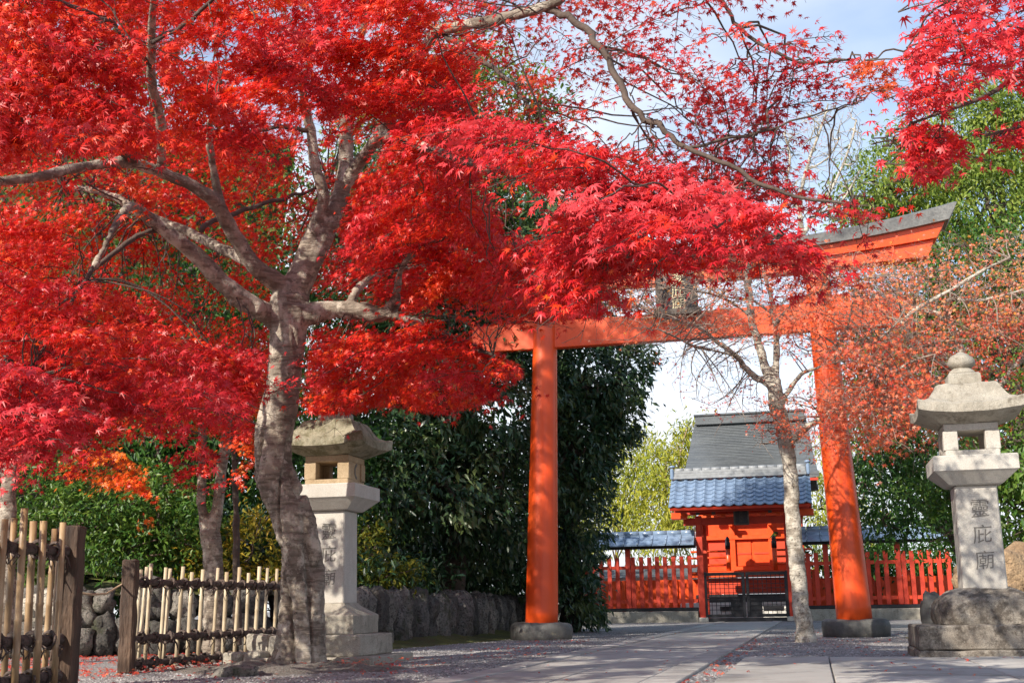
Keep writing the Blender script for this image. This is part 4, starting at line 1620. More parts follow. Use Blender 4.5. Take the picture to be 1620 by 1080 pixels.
Y0 = 11.4
trunk_spec = [(470, 1062, 92, Y0), (476, 1020, 78, Y0), (479, 960, 68, Y0), (480, 900, 63, Y0), (474, 860, 62, Y0), (463, 820, 63, Y0), (445, 780, 62, Y0), (432, 740, 58, Y0),
              (431, 700, 55, Y0), (438, 660, 55, Y0), (445, 620, 55, Y0), (452, 570, 54, Y0), (456, 520, 62, Y0), (458, 470, 62, Y0)]
L_('trunk', *trunk_spec)
L_('a', (458, 475, 44, 11.4), (440, 448, 34, 11.3), (402, 420, 27, 11.1), (370, 370, 25, 10.9), (340, 320, 24, 10.6), (300, 292, 21, 10.4), (255, 273, 20, 10.2), (210, 258, 19, 10.0), (170, 258, 18, 9.8), (120, 266, 18, 9.6), (60, 280, 18, 9.3), (0, 287, 17, 9.0), (-90, 300, 13, 8.6), (-190, 330, 8, 8.2))
L_('a2', (350, 325, 15, 10.7), (338, 270, 14, 10.5), (331, 215, 12, 10.2), (335, 180, 9, 9.9), (350, 130, 6, 9.6))
L_('b', (440, 452, 26, 11.4), (390, 413, 18, 11.5), (340, 388, 18, 11.7), (290, 364, 17, 11.9), (225, 338, 16, 12.1), (190, 316, 14, 12.3), (150, 302, 12, 12.5), (100, 295, 8, 12.8))
L_('c', (448, 520, 44, 11.4), (425, 498, 36, 11.3), (390, 478, 32, 11.1), (350, 445, 29, 10.9), (312, 405, 27, 10.7), (275, 375, 24, 10.5), (235, 345, 22, 10.3), (200, 330, 14, 9.8), (150, 420, 8, 9.2), (90, 520, 6, 8.6), (40, 600, 4, 8.0))
L_('c2', (268, 366, 10, 10.5), (235, 367, 9, 10.4), (198, 387, 9, 10.2), (160, 417, 8, 10.0), (120, 452, 6, 9.7), (70, 520, 4, 9.3))
L_('d', (318, 362, 10, 10.9), (350, 346, 9, 11.2), (400, 328, 8, 11.5), (462, 311, 6, 11.9), (520, 290, 4, 12.3))
L_('e', (468, 440, 34, 11.4), (485, 395, 26, 11.35), (502, 345, 21, 11.3), (512, 308, 19, 11.2), (498, 262, 18, 11.1), (491, 205, 18, 11.0), (480, 140, 12, 10.6), (500, 60, 8, 10.2), (520, -30, 6, 9.8))
L_('e2', (490, 208, 9, 11.0), (450, 201, 7, 10.8), (395, 210, 6, 10.6), (340, 207, 5, 10.4))
L_('f', (462, 465, 52, 11.4), (482, 428, 44, 11.4), (508, 380, 36, 11.4), (530, 330, 31, 11.4), (545, 280, 27, 11.4), (548, 215, 24, 11.3), (550, 150, 18, 11.1), (570, 70, 13, 10.8), (590, -30, 9, 10.5))
L_('f2', (540, 300, 24, 11.4), (570, 255, 21, 11.2), (602, 210, 20, 10.6), (640, 130, 19, 9.6), (685, 57, 19, 8.6), (720, 43, 19, 8.4), (780, 33, 20, 8.1), (830, 20, 20, 7.8), (882, 2, 17, 7.6), (940, -40, 12, 7.4), (1000, -100, 8, 7.2))
L_('k', (858, 14, 14, 7.7), (900, 27, 13, 7.6), (932, 55, 13, 7.5), (962, 92, 12, 7.4), (985, 145, 12, 7.3), (1012, 182, 11, 7.2), (1050, 207, 10, 7.1), (1085, 236, 9, 7.0), (1150, 258, 8, 6.9), (1200, 290, 8, 6.8), (1260, 312, 6, 6.7), (1345, 328, 4, 6.6))
L_('l', (700, 52, 10, 8.5), (750, 90, 9, 8.4), (800, 124, 8, 8.3), (826, 150, 7, 8.2), (838, 176, 5, 8.1))
L_('m', (985, -95, 9, 7.2), (1080, -60, 9, 7.1), (1140, 2, 7, 7.0), (1170, 45, 7, 7.0), (1230, 85, 6, 6.9), (1290, 100, 5, 6.9), (1345, 92, 4, 6.8))
L_('n', (1085, 236, 6, 7.0), (1150, 220, 5, 7.0), (1215, 205, 4, 7.0), (1290, 180, 3, 6.9), (1350, 165, 2, 6.9))
L_('h', (255, 274, 14, 10.2), (254, 190, 17, 9.6), (240, 130, 17, 9.1), (240, 60, 15, 8.6), (243, 0, 13, 8.2), (250, -60, 8, 7.9))
L_('h2', (242, 68, 9, 8.6), (290, 40, 8, 8.3), (330, 5, 7, 8.0), (370, -40, 5, 7.8))
L_('h3', (240, 110, 8, 8.9), (178, 38, 8, 8.4), (160, 30, 8, 8.2), (95, 0, 7, 7.8), (50, -30, 5, 7.5))
L_('g', (472, 505, 38, 11.4), (500, 494, 34, 11.35), (540, 491, 31, 11.3), (572, 492, 29, 11.2), (600, 497, 27, 11.1), (620, 486, 20, 11.0), (628, 462, 12, 10.9), (633, 430, 10, 10.8), (650, 405, 9, 10.6), (672, 388, 7, 10.4), (730, 370, 5, 9.9))
L_('g2', (555, 486, 15, 11.2), (563, 460, 14, 11.4), (588, 440, 12, 11.7), (630, 425, 9, 12.1), (680, 420, 6, 12.5))
L_('g3', (608, 494, 16, 11.1), (660, 510, 12, 10.7), (720, 535, 8, 10.2), (780, 560, 5, 9.7))
L_('p', (600, 212, 16, 10.6), (680, 235, 15, 9.3), (760, 262, 13, 8.1), (850, 285, 11, 7.1), (950, 305, 9, 6.4), (1050, 320, 7, 5.9), (1150, 345, 5, 5.6), (1230, 375, 3, 5.4))
L_('q', (210, 258, 14, 10.0), (120, 160, 12, 8.8), (60, 60, 9, 7.6), (20, -40, 6, 6.8))

mt = thing('maple_tree', 'big red maple with thick S-curved grey trunk in front of the stone lantern', 'tree', (-2.0, 11.4, 0))
b = MB()
for k, (P, Rr) in LIMBS.items():
    n = 20 if k == 'trunk' else 10
    if Rr[0] * 2 > 0.045 and k in ('trunk', 'a', 'b', 'c', 'e', 'f', 'f2', 'g', 'a2', 'g2', 'h', 'p', 'g3'):
        keep = [i for i, r in enumerate(Rr) if r > 0.017]
        b.tube([local(mt, P[i]) for i in keep], [Rr[i] * 1.03 for i in keep], n)
# root flare
base = np.array(LIMBS['trunk'][0][0])
for a in np.linspace(0, 2 * math.pi, 9)[:-1]:
    a += RNG.normal(0, 0.15)
    dv = np.array([math.cos(a), math.sin(a), 0])
    p0 = local(mt, base * np.array([1, 1, 0]))
    q = RNG.uniform(0.8, 1.25)
    b.tube([p0 + dv * 0.13 + np.array([0, 0, 0.40]), p0 + dv * 0.17 + np.array([0, 0, 0.16]), p0 + dv * 0.235 * q + np.array([0, 0, 0.03]), p0 + dv * 0.40 * q + np.array([0, 0, -0.07])], [0.055, 0.065, 0.055, 0.03], 8)
# burls and old branch scars on the trunk
for z, a, r in ((1.1, 4.3, 0.06), (1.45, 5.0, 0.05), (0.75, 5.4, 0.055), (2.0, 4.6, 0.045)):
    P = [p for p in LIMBS['trunk'][0] if abs(p[2] - z) < 0.12][0]
    q = local(mt, P) + np.array([math.cos(a), math.sin(a), 0]) * 0.155
    rock_mesh(b, q, (r * .8, r * .8, r * 1.3), int(z * 10), 2, 0.2, 0)
trunk = b.build('trunk', M['bark'], mt)
remeshed(trunk, 0.017, 3)
me = trunk.data
nv = [v.normal.copy() for v in me.vertices]
for v, n in zip(me.vertices, nv):
    c = v.co
    if c.z < 3.4:
        # upright muscle-like folds and a long seam, then horizontal creases
        ang = math.atan2(c.y, c.x)
        h = 0.036 * mnoise.noise(Vector((c.x * 5, c.y * 5, c.z * 0.9 + 3))) + 0.020 * mnoise.noise(Vector((c.x * 12, c.y * 12, c.z * 3)))
        h += 0.011 * mnoise.noise(Vector((c.x * 5, c.y * 5, c.z * 26))) * (1 if c.z < 2.0 else 0.5)
        r = abs(mnoise.noise(Vector((c.x * 4.2 + 5, c.y * 4.2, c.z * 0.7))))
        h -= 0.065 * max(0, 1 - r / 0.11) * (1 if c.z < 2.1 else 0.3)
    else:
        h = 0.012 * mnoise.noise(Vector((c.x * 9, c.y * 9, c.z * 9)))
    v.co = c + n * h

mb = MB()
vs, fs = [], []
for i in range(15):
    for j in range(40):
        r_ = i / 14 * (0.95 + 0.35 * mnoise.noise(Vector((math.cos(j * math.pi / 20) * 1.3, math.sin(j * math.pi / 20) * 1.3, 7))))
        a_ = 2 * math.pi * j / 40
        x_, y_ = -2.05 + r_ * math.cos(a_) * 1.25, 11.25 + r_ * math.sin(a_)
        f_ = i / 14
        z_ = 0.085 * (1 - f_ ** 1.3) + 0.07 * mnoise.fractal(Vector((x_ * 4, y_ * 4, 2)), 0.9, 2.1, 4) * (1 - f_ ** 2) - 0.015 * f_
        vs.append((x_, y_, z_))
for i in range(14):
    for j in range(40):
        k_ = (j + 1) % 40
        fs.append((i * 40 + j, (i + 1) * 40 + j, (i + 1) * 40 + k_, i * 40 + k_))
mb.add(vs, fs, True)
M['earth'] = mottled('root_earth', (0.10, 0.08, 0.06), (0.24, 0.205, 0.17), (0.34, 0.31, 0.28), 6, 70, 0.95, 1.0, 0.05)
tag(mb.build('earth_mound', M['earth']), kind='structure')

tw = MB()
for k, (P, Rr) in LIMBS.items():
    if k == 'trunk':
        continue
    if k in ('a', 'b', 'c', 'e', 'f', 'f2', 'g', 'a2', 'g2', 'h', 'p', 'g3'):
        keep = [i for i, r in enumerate(Rr) if r <= 0.022]
    else:
        keep = list(range(len(P)))
    if len(keep) > 1:
        pts = [local(mt, P[i]) + RNG.normal(0, 0.008, 3) for i in keep]
        tw.tube(pts, [Rr[i] for i in keep], 7)

nodes = np.concatenate([np.array(P) for k, (P, Rr) in LIMBS.items() if k != 'trunk'])


def nearest_node(c, back=0.0):
    d = np.linalg.norm(nodes - c, axis=1)
    return nodes[d.argmin()]


# keep the view of the limbs that show in the photograph: no leaves hang before these stretches
SHOW = [('trunk', 0, 99), ('a', 0, 30), ('a', 34, 48), ('c', 0, 24), ('e', 4, 22), ('f', 4, 20), ('f2', 4, 9), ('g', 0, 32), ('b', 3, 22), ('c2', 2, 18), ('d', 3, 14), ('a2', 2, 10), ('g2', 2, 10), ('k', 2, 44), ('f2', 16, 32), ('l', 1, 14), ('h', 4, 20), ('h2', 1, 10), ('h3', 3, 14)]


def clear_of_limbs(p):
    q = project(p)
    keep = np.ones(len(p), bool)
    for name, i0, i1 in SHOW:
        P, Rr = LIMBS[name]
        P, Rr = np.array(P[i0:i1]), np.array(Rr[i0:i1])
        if len(P) < 2:
            continue
        s = project(P)
        wpx = Rr / P[:, 1] * F_PX
        d = np.sqrt(((q[:, None, :] - s[None]) ** 2).sum(2))
        j = d.argmin(1)
        near = (d[np.arange(len(q)), j] < wpx[j] + (9 if name != 'trunk' else 10)) & (p[:, 1] < P[j, 1] + 0.1)
        prob = 0.92 if name in ('trunk', 'a', 'c', 'e', 'f', 'g', 'b', 'h', 'h2', 'h3', 'f2') else 0.72
        keep &= ~(near & (RNG.random(len(q)) < prob))
    return keep


# stretches where the photograph looks through the crown
GAPS = [([(300, 60), (345, 48), (385, 62), (380, 88), (330, 100), (285, 118), (270, 95)], 0.8, 14), ([(250, 135), (290, 130), (292, 160), (258, 172)], 0.75, 14),
        ([(735, 300), (775, 245), (850, 290), (855, 392), (800, 395), (750, 330)], 0.60, 14), ([(780, 100), (860, 150), (850, 190), (740, 185), (740, 130)], 0.5, 14),
        ([(835, 505), (1020, 505), (1020, 560), (835, 560)], 0.9, 12), ([(640, 455), (760, 500), (850, 490), (850, 560), (760, 555), (690, 500)], 0.55, 12),
        ([(480, 655), (800, 655), (830, 590), (900, 520), (1010, 1000), (400, 1000), (400, 680)], 0.9, 14), ([(1030, 425), (1120, 425), (1120, 512), (1030, 512)], 0.8, 14), ([(80, 240), (125, 240), (120, 258), (85, 258)], 0.8, 13)]


def keep_main(p):
    k = clear_of_limbs(p)
    q = project(p)
    for poly, pr, ymax in GAPS:
        k &= ~(in_poly(q, poly) & (RNG.random(len(q)) < pr) & (p[:, 1] < ymax))
    return k


mapl = Leaves()
apex = np.array([-1.6, 11.0, 3.2])


def region(lv, poly, Ya, Yb, n, per, ln, tone, size, face=0.6, droop=0.25, bound=0.35, grad=None, twigs=tw, root=mt, stem=True, tsd=0.05, keep_stem=0.55, dens=1.4):
    """sprays spread over a stretch of the crown, between two depths; each hangs from the nearest limb"""
    for (x, y) in sample_poly(poly, n):
        Y = RNG.uniform(Ya, Yb)
        c = at(x, y, Y)
        nd = nearest_node(c)
        lv1 = Leaves()
        tn = tone + RNG.normal(0, tsd * 1.7) + (grad(x, y, Y) if grad else 0)
        l_ = ln * RNG.uniform(0.75, 1.25)
        t2 = MB()
        base_ = spray(lv1, t2, c, nd if np.linalg.norm(nd - c) > 0.25 else apex, int(per * dens * RNG.uniform(0.7, 1.3)), l_, l_ * RNG.uniform(0.75, 1.1), tn, size * 1.12, droop, face)
        twigs.add([local(root, v) for v in t2.v], t2.f, True)
        dn = np.linalg.norm(nd - base_)
        if stem and dn < 2.4 and RNG.random() < keep_stem:
            cp = curve_pts(local(root, nd), local(root, base_), 9, -0.10, 0.10)
            cp = [c_ + RNG.normal(0, 0.012, 3) * (0 < i_ < 8) for i_, c_ in enumerate(cp)]
            r0 = 0.005 + 0.003 * dn
            twigs.tube(cp, list(np.linspace(r0, 0.004, 9)), 5, False)
        p, d, n_, s, t = lv1.arrays()
        q = project(p)
        k = in_poly(q, poly) | (RNG.random(len(p)) < bound)
        lv.add(p[k], d[k], n_[k], s[k], t[k])


def blend(px, py, r, amt):
    return lambda x, y, Y: amt * math.exp(-((x - px) ** 2 + (y - py) ** 2) / (r * r))


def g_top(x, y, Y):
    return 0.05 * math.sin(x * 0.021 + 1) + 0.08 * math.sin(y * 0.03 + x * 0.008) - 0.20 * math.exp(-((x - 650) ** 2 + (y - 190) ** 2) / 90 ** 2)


# near canopy, top of the picture
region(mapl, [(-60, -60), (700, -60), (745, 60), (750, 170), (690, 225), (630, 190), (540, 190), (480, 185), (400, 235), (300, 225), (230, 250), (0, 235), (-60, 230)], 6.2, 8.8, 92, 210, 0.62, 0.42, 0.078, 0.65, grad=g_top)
region(mapl, [(-60, 0), (200, 40), (230, 180), (60, 230), (-60, 230)], 5.6, 7.0, 14, 150, 0.55, 0.38, 0.080, 0.7)
# a clump before limb a
region(mapl, [(195, 225), (270, 215), (262, 300), (240, 350), (205, 345)], 8.6, 9.4, 6, 110, 0.34, 0.62, 0.070, 0.7)
# layers behind the limbs, left
region(mapl, [(-60, 180), (480, 180), (470, 330), (440, 420), (440, 600), (300, 650), (-60, 640)], 11.8, 14.4, 110, 200, 0.9, 0.52, 0.074, 0.6, bound=0.6)
region(mapl, [(-60, -60), (760, -60), (760, 230), (-60, 230)], 9.5, 13.4, 64, 200, 0.95, 0.40, 0.074, 0.6, bound=0.6)
# lower left, hanging towards the viewer
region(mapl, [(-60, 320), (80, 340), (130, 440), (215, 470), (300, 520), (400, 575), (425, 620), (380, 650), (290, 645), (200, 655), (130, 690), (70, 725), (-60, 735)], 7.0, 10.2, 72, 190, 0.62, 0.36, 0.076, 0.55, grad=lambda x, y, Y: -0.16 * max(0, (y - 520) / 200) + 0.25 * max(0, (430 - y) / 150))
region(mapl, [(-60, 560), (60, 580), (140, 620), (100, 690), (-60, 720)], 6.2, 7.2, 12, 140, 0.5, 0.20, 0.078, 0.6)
region(mapl, [(300, 540), (480, 560), (490, 600), (440, 625), (330, 600)], 9.0, 10.4, 10, 150, 0.5, 0.16, 0.074, 0.6)
# top of the crown, above the frame
region(mapl, [(-250, -520), (520, -560), (900, -400), (860, -60), (-300, -60)], 8.5, 14.5, 46, 300, 1.15, 0.42, 0.085, 0.6, bound=0.8)
region(mapl, [(-250, -420), (540, -420), (540, 80), (-250, 80)], 12.6, 16.0, 60, 300, 1.2, 0.42, 0.085, 0.6, bound=0.8)  # extra sprays added to cast shade on the left torii pillar
region(mapl, [(-20, -380), (360, -380), (360, 130), (-20, 130)], 12.8, 15.2, 40, 380, 1.2, 0.42, 0.085, 0.6, bound=0.8)  # denser leaves added in the sun's path to the same pillar
# right of the trunk
region(mapl, [(560, 215), (640, 190), (740, 225), (780, 330), (830, 420), (905, 480), (860, 510), (790, 490), (700, 470), (640, 500), (560, 440), (530, 380), (545, 300)], 8.6, 11.6, 66, 200, 0.66, 0.40, 0.075, 0.6)
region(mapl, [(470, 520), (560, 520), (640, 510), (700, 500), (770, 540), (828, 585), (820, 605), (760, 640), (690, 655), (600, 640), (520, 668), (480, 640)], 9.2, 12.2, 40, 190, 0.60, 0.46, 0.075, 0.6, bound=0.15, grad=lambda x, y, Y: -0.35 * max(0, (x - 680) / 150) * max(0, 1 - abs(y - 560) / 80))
region(mapl, [(480, 310), (640, 220), (760, 260), (800, 420), (700, 480), (520, 480)], 12.0, 13.6, 34, 190, 0.85, 0.44, 0.074, 0.5, bound=0.6)
# bright sprays sloping to the right, nearest the viewer
region(mapl, [(700, 195), (800, 185), (900, 215), (960, 235), (1060, 262), (1140, 305), (1210, 325), (1290, 375), (1300, 420), (1265, 438), (1170, 400), (1060, 400), (1000, 390), (930, 370), (860, 300), (760, 250)], 5.1, 6.3, 46, 100, 0.42, 0.14, 0.074, 0.9, bound=0.32, tsd=0.07)
region(mapl, [(880, 310), (960, 360), (1060, 385), (1170, 385), (1150, 410), (1060, 445), (960, 440), (940, 490), (880, 500), (860, 440)], 5.8, 7.0, 26, 120, 0.45, 0.26, 0.074, 0.6, bound=0.2)
region(mapl, [(790, 370), (900, 390), (930, 490), (840, 490), (780, 440)], 7.4, 9.4, 16, 160, 0.55, 0.30, 0.076, 0.6, bound=0.25)
mapl.build('crown', M['maple'], MAPLE7, mt, keep_main)
# thinner sprays against the sky, backlit dark put into their leaf colour
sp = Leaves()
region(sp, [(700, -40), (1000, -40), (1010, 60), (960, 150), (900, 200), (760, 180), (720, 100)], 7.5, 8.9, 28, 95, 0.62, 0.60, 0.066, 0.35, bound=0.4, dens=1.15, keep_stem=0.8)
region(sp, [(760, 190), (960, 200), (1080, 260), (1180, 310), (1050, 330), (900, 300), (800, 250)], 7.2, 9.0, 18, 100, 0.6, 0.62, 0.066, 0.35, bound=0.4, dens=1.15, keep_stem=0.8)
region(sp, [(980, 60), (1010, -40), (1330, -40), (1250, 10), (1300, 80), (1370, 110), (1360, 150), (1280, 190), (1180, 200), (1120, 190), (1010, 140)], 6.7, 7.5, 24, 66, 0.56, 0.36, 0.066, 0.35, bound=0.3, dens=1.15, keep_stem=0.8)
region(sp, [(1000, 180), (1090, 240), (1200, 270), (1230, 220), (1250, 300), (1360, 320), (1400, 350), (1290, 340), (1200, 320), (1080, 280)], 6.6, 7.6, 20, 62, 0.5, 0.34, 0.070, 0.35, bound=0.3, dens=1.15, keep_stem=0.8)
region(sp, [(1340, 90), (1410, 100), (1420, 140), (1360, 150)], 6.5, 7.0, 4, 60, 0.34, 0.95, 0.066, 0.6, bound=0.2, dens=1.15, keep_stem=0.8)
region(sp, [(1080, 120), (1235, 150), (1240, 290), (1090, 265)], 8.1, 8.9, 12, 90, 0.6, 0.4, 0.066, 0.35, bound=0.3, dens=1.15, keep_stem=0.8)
sp.build('outer_sprays', M['backlit_maple'], MAPLE7, mt, keep_main)
tw.build('branches', M['dark_bark'], mt)

# ------------------------------------------------------------------ maple at the right edge, its trunk beyond the frame
ot = thing('maple_tree', 'maple beyond the edge of the photo whose pink sprays hang into the upper right corner', 'tree', (3.75, 6.4, 0))
b = MB()
b.tube([(0, 0, -0.1), (0.05, 0.05, 1.0), (-0.02, 0.0, 2.0), (-0.1, 0.05, 2.6), (-0.05, 0.1, 3.3), (0.1, 0.1, 4.2)], [0.17, 0.13, 0.12, 0.10, 0.07, 0.03], 14)
o = b.build('trunk', M['bark'], ot)
tw2 = MB()
o_l = {}
for k, spec in {'r1': [(1790, 60, 26, 6.3), (1700, 90, 14, 6.1), (1620, 116, 10, 6.0), (1560, 152, 8, 5.9), (1490, 178, 6, 5.8), (1440, 196, 3, 5.7)],
                'r2': [(1790, 20, 22, 6.2), (1700, 70, 10, 6.0), (1600, 118, 7, 5.7), (1545, 104, 6, 5.6), (1500, 99, 4, 5.5), (1450, 80, 3, 5.4)],
                'r3': [(1790, -40, 26, 6.2), (1690, -60, 12, 5.7), (1580, -30, 8, 5.4), (1500, 0, 6, 5.2)],
                'r4': [(1790, 120, 22, 6.4), (1700, 190, 9, 6.2), (1620, 200, 6, 6.0), (1560, 215, 4, 5.9)]}.items():
    P, Rr = limb_pts(spec)
    o_l[k] = P
    hub_ = np.array([-0.1, 0.05, 2.6])
    tw2.tube(curve_pts(hub_, local(ot, P[0]), 5, -0.05, 0.03), list(np.linspace(0.07, Rr[0], 5)), 8)
    tw2.tube([local(ot, p) for p in P], Rr, 7)
main_nodes = nodes
nodes = np.concatenate([np.array(P) for P in o_l.values()])
lv = Leaves()
region(lv, [(1440, 60), (1490, -40), (1660, -60), (1680, 130), (1560, 120), (1500, 170), (1430, 185), (1420, 140)], 5.0, 6.0, 22, 62, 0.42, 0.08, 0.080, 0.8, bound=0.2, twigs=tw2, root=ot)
region(lv, [(1425, 190), (1500, 185), (1520, 230), (1500, 275), (1450, 290), (1425, 240)], 5.6, 6.2, 9, 62, 0.36, 0.20, 0.076, 0.3, bound=0.2, twigs=tw2, root=ot)
region(lv, [(1560, 195), (1660, 190), (1660, 230), (1570, 225)], 5.8, 6.3, 4, 40, 0.34, 0.20, 0.076, 0.3, bound=0.2, twigs=tw2, root=ot)
region(lv, [(1660, -100), (2000, -100), (2050, 200), (1700, 160)], 5.4, 7.5, 16, 120, 0.7, 0.2, 0.08, 0.6, bound=0.6, twigs=tw2, root=ot)
lv.build('crown', M['maple'], MAPLE7, ot)
tw2.build('branches', M['dark_bark'], ot)


# ------------------------------------------------------------------ maple outside the frame whose shadow dapples the path
vt = thing('maple_tree', 'red maple beyond the near bamboo fence, outside the photo, dappling path and poles with shade', 'tree', (-7.6, 2.6, 0))
b = MB()
b.tube([(0, 0, -0.1), (0.08, 0.02, 1.0), (0.0, 0.1, 2.2), (0.15, 0.2, 3.2)], [0.24, 0.18, 0.16, 0.13], 14)
lv, tw3 = Leaves(), MB()
ends = [(1.2, 0.6, 4.6), (2.6, 1.2, 4.9), (3.6, 2.4, 5.4), (0.4, 2.4, 4.8), (1.8, 3.0, 5.2), (-1.2, 0.5, 4.7), (2.2, -0.6, 5.0), (0.8, 1.4, 6.2), (3.9, 0.6, 5.2)]
for e in ends:
    b.tube(curve_pts((0.12, 0.18, 3.0), e, 8, -0.06, 0.06), list(np.linspace(0.085, 0.015, 8)), 8)
    for q in range(5):
        c_ = np.array([-7.6, 2.6, 0]) + np.array(e) + RNG.normal(0, 0.75, 3) * np.array([1, 1, 0.5])
        t2 = MB()
        spray(lv, t2, c_, np.array([-7.5, 2.8, 4.0]), 130, 1.0, 0.9, 0.42, 0.085)
        tw3.add([local(vt, v) for v in t2.v], t2.f, True)
        a_, z_ = np.array(e), local(vt, c_)
        tw3.tube(curve_pts(a_ * 0.8, z_, 5, -0.05, 0.08), list(np.linspace(0.012, 0.005, 5)), 5)
b.build('trunk', M['bark'], vt)
lv.build('crown', M['maple'], MAPLE5, vt)
tw3.build('branches', M['dark_bark'], vt)

# ------------------------------------------------------------------ slender pale maple before the torii
def limbs_tree(label, base, limbs, bark, thick=0.012, name='maple_tree', voxel=0.02, wmul=1.0):
    t = thing(name, label, 'tree', (base[0], base[1], 0))
    b, tw_ = MB(), MB()
    for spec in limbs:
        P, Rr = limb_pts(spec)
        Rr = [r_ * wmul for r_ in Rr]
        P = [p + RNG.normal(0, min(r_ * 0.10, 0.005), 3) for p, r_ in zip(P, Rr)]
        big = [i for i, r_ in enumerate(Rr) if r_ > thick]
        sm = [i for i, r_ in enumerate(Rr) if r_ <= thick * 1.2]
        if len(big) > 1:
            b.tube([local(t, P[i]) for i in big], [Rr[i] for i in big], 12)
        if len(sm) > 1:
            tw_.tube([local(t, P[i]) for i in sm], [Rr[i] for i in sm], 6)
    o = b.build('trunk', bark, t)
    if voxel:
        remeshed(o, voxel, 2)
        roughen(o, 0.012, 6, 3)
    nds = np.concatenate([np.array(limb_pts(s)[0]) for s in limbs])
    return t, tw_, nds


def twiggy(lv, tw_, root, nds, poly, Ya, Yb, n, per, ln, tone, size, tsd=0.15, twig_r=0.004, bound=0.3):
    global nodes
    sv = nodes
    nodes = nds
    for (x, y) in sample_poly(poly, n):
        Y = RNG.uniform(Ya, Yb)
        c = at(x, y, Y)
        nd = nearest_node(c)
        a, e = local(root, nd), local(root, c)
        if np.linalg.norm(a - e) < 4.0:
            cp = curve_pts(a, e, 7, -0.05, 0.10)
            tw_.tube(cp, list(np.linspace(twig_r * 2.6, twig_r, 7)), 5, False)
            for q in range(5):
                s0 = cp[2 + q % 5]
                tip = s0 + (e - a) * 0.25 + RNG.normal(0, 0.28, 3) * ln
                tw_.tube([s0, (s0 + tip) / 2 + RNG.normal(0, 0.03, 3), tip], [twig_r, twig_r * 0.8, twig_r * 0.4], 4, False)
        m = max(1, int(per * RNG.uniform(0.4, 1.5)))
        cl = c + RNG.normal(0, 1, (max(1, m // 5), 3)) * np.array([ln, ln, ln * 0.45]) * 0.5
        for c1 in cl[:8]:
            c2 = local(root, c1)
            tw_.tube([e + (c2 - e) * 0.15, (e + c2) / 2 + RNG.normal(0, 0.04, 3), c2], [twig_r * 0.8, twig_r * 0.6, twig_r * 0.35], 3, False)
        p = cl[RNG.integers(0, len(cl), m)] + RNG.normal(0, 0.048, (m, 3))
        k = in_poly(project(p), poly) | (RNG.random(m) < bound)
        m = k.sum()
        head = RNG.normal(0, 0.6, (m, 3)) + np.array([0, 0, -0.7])
        nrm = SUN * 0.5 + np.array([0, 0, 0.4]) + RNG.normal(0, 0.6, (m, 3))
        lv.add(p[k], unit(head), unit(nrm), size * RNG.uniform(0.55, 1.15, m), tone + RNG.normal(0, tsd, m) + RNG.normal(0, 0.07))
    nodes = sv


Ys = 16.8
S = lambda x, y, w, dy=0.0: (x, y, w, Ys + dy)
sl_limbs = [
    [S(1277, 1020, 44), S(1272, 985, 34), S(1266, 950, 32), S(1259, 880, 30), S(1253, 800, 29), S(1250, 740, 28), S(1241, 690, 30), S(1230, 640, 30), S(1223, 600, 30)],
    [S(1224, 612, 18), S(1207, 602, 14), S(1189, 592, 13), S(1164, 563, 12, -.2), S(1133, 540, 10, -.4), S(1109, 520, 8, -.6), S(1080, 508, 6, -.8), S(1040, 500, 4, -1.0)],
    [S(1164, 563, 7, -.2), S(1124, 553, 6, -.5), S(1096, 547, 5, -.8), S(1075, 536, 4, -1.0), S(1040, 520, 3, -1.2)],
    [S(1222, 606, 22), S(1210, 580, 19), S(1205, 560, 18), S(1196, 532, 17), S(1190, 509, 16), S(1187, 485, 15), S(1183, 440, 14), S(1185, 415, 13, -.1), S(1192, 385, 9, -.2), S(1185, 340, 5, -.4)],
    [S(1225, 602, 18), S(1228, 573, 14), S(1229, 531, 12), S(1224, 498, 11), S(1218, 464, 10), S(1209, 431, 8), S(1206, 400, 6), S(1212, 350, 4)],
    [S(1228, 525, 8), S(1234, 503, 8), S(1267, 472, 7, -.3), S(1300, 460, 6, -.5), S(1322, 452, 5, -.6), S(1370, 440, 3, -.8)],
    [S(1237, 640, 14), S(1243, 625, 10), S(1254, 609, 9), S(1271, 589, 8, -.2), S(1298, 579, 7, -.3), S(1316, 553, 6, -.4), S(1340, 520, 4, -.5), S(1350, 470, 3, -.6)],
    [S(1246, 705, 15), S(1270, 681, 13), S(1300, 660, 11, -.3), S(1335, 640, 10, -.5), S(1362, 623, 9, -.7), S(1400, 600, 7, -.9), S(1442, 572, 6, -1.1), S(1480, 560, 3, -1.3)],
    [S(1190, 505, 7), S(1170, 487, 6), S(1140, 470, 5, -.3), S(1110, 462, 4, -.5), S(1060, 455, 3, -.7)],
    [S(1226, 500, 6), S(1190, 475, 5, .1), S(1150, 470, 4, .2), S(1120, 455, 3, .2)],
    [S(1340, 520, 4, -.5), S(1318, 575, 5, -.4), S(1340, 560, 4, -.5), S(1380, 545, 4, -.8), S(1420, 510, 3, -1.0)],
]
st_, tws, nds = limbs_tree('slender pale maple with half-bare branches standing before the bright orange torii pillar', at(1275, 1018, Ys), sl_limbs, M['pale_bark'], 0.018, wmul=0.82)
lv = Leaves()
twiggy(lv, tws, st_, nds, [(920, 440), (1080, 430), (1200, 420), (1180, 480), (1080, 520), (940, 500)], 15.2, 17.2, 46, 52, 0.55, 0.80, 0.066)
twiggy(lv, tws, st_, nds, [(960, 500), (1190, 510), (1200, 570), (1130, 590), (1050, 560), (980, 540)], 15.4, 17.0, 22, 24, 0.5, 0.58, 0.062)
twiggy(lv, tws, st_, nds, [(1060, 570), (1220, 600), (1220, 690), (1150, 670), (1060, 610)], 15.6, 17.0, 20, 12, 0.55, 0.25, 0.062)
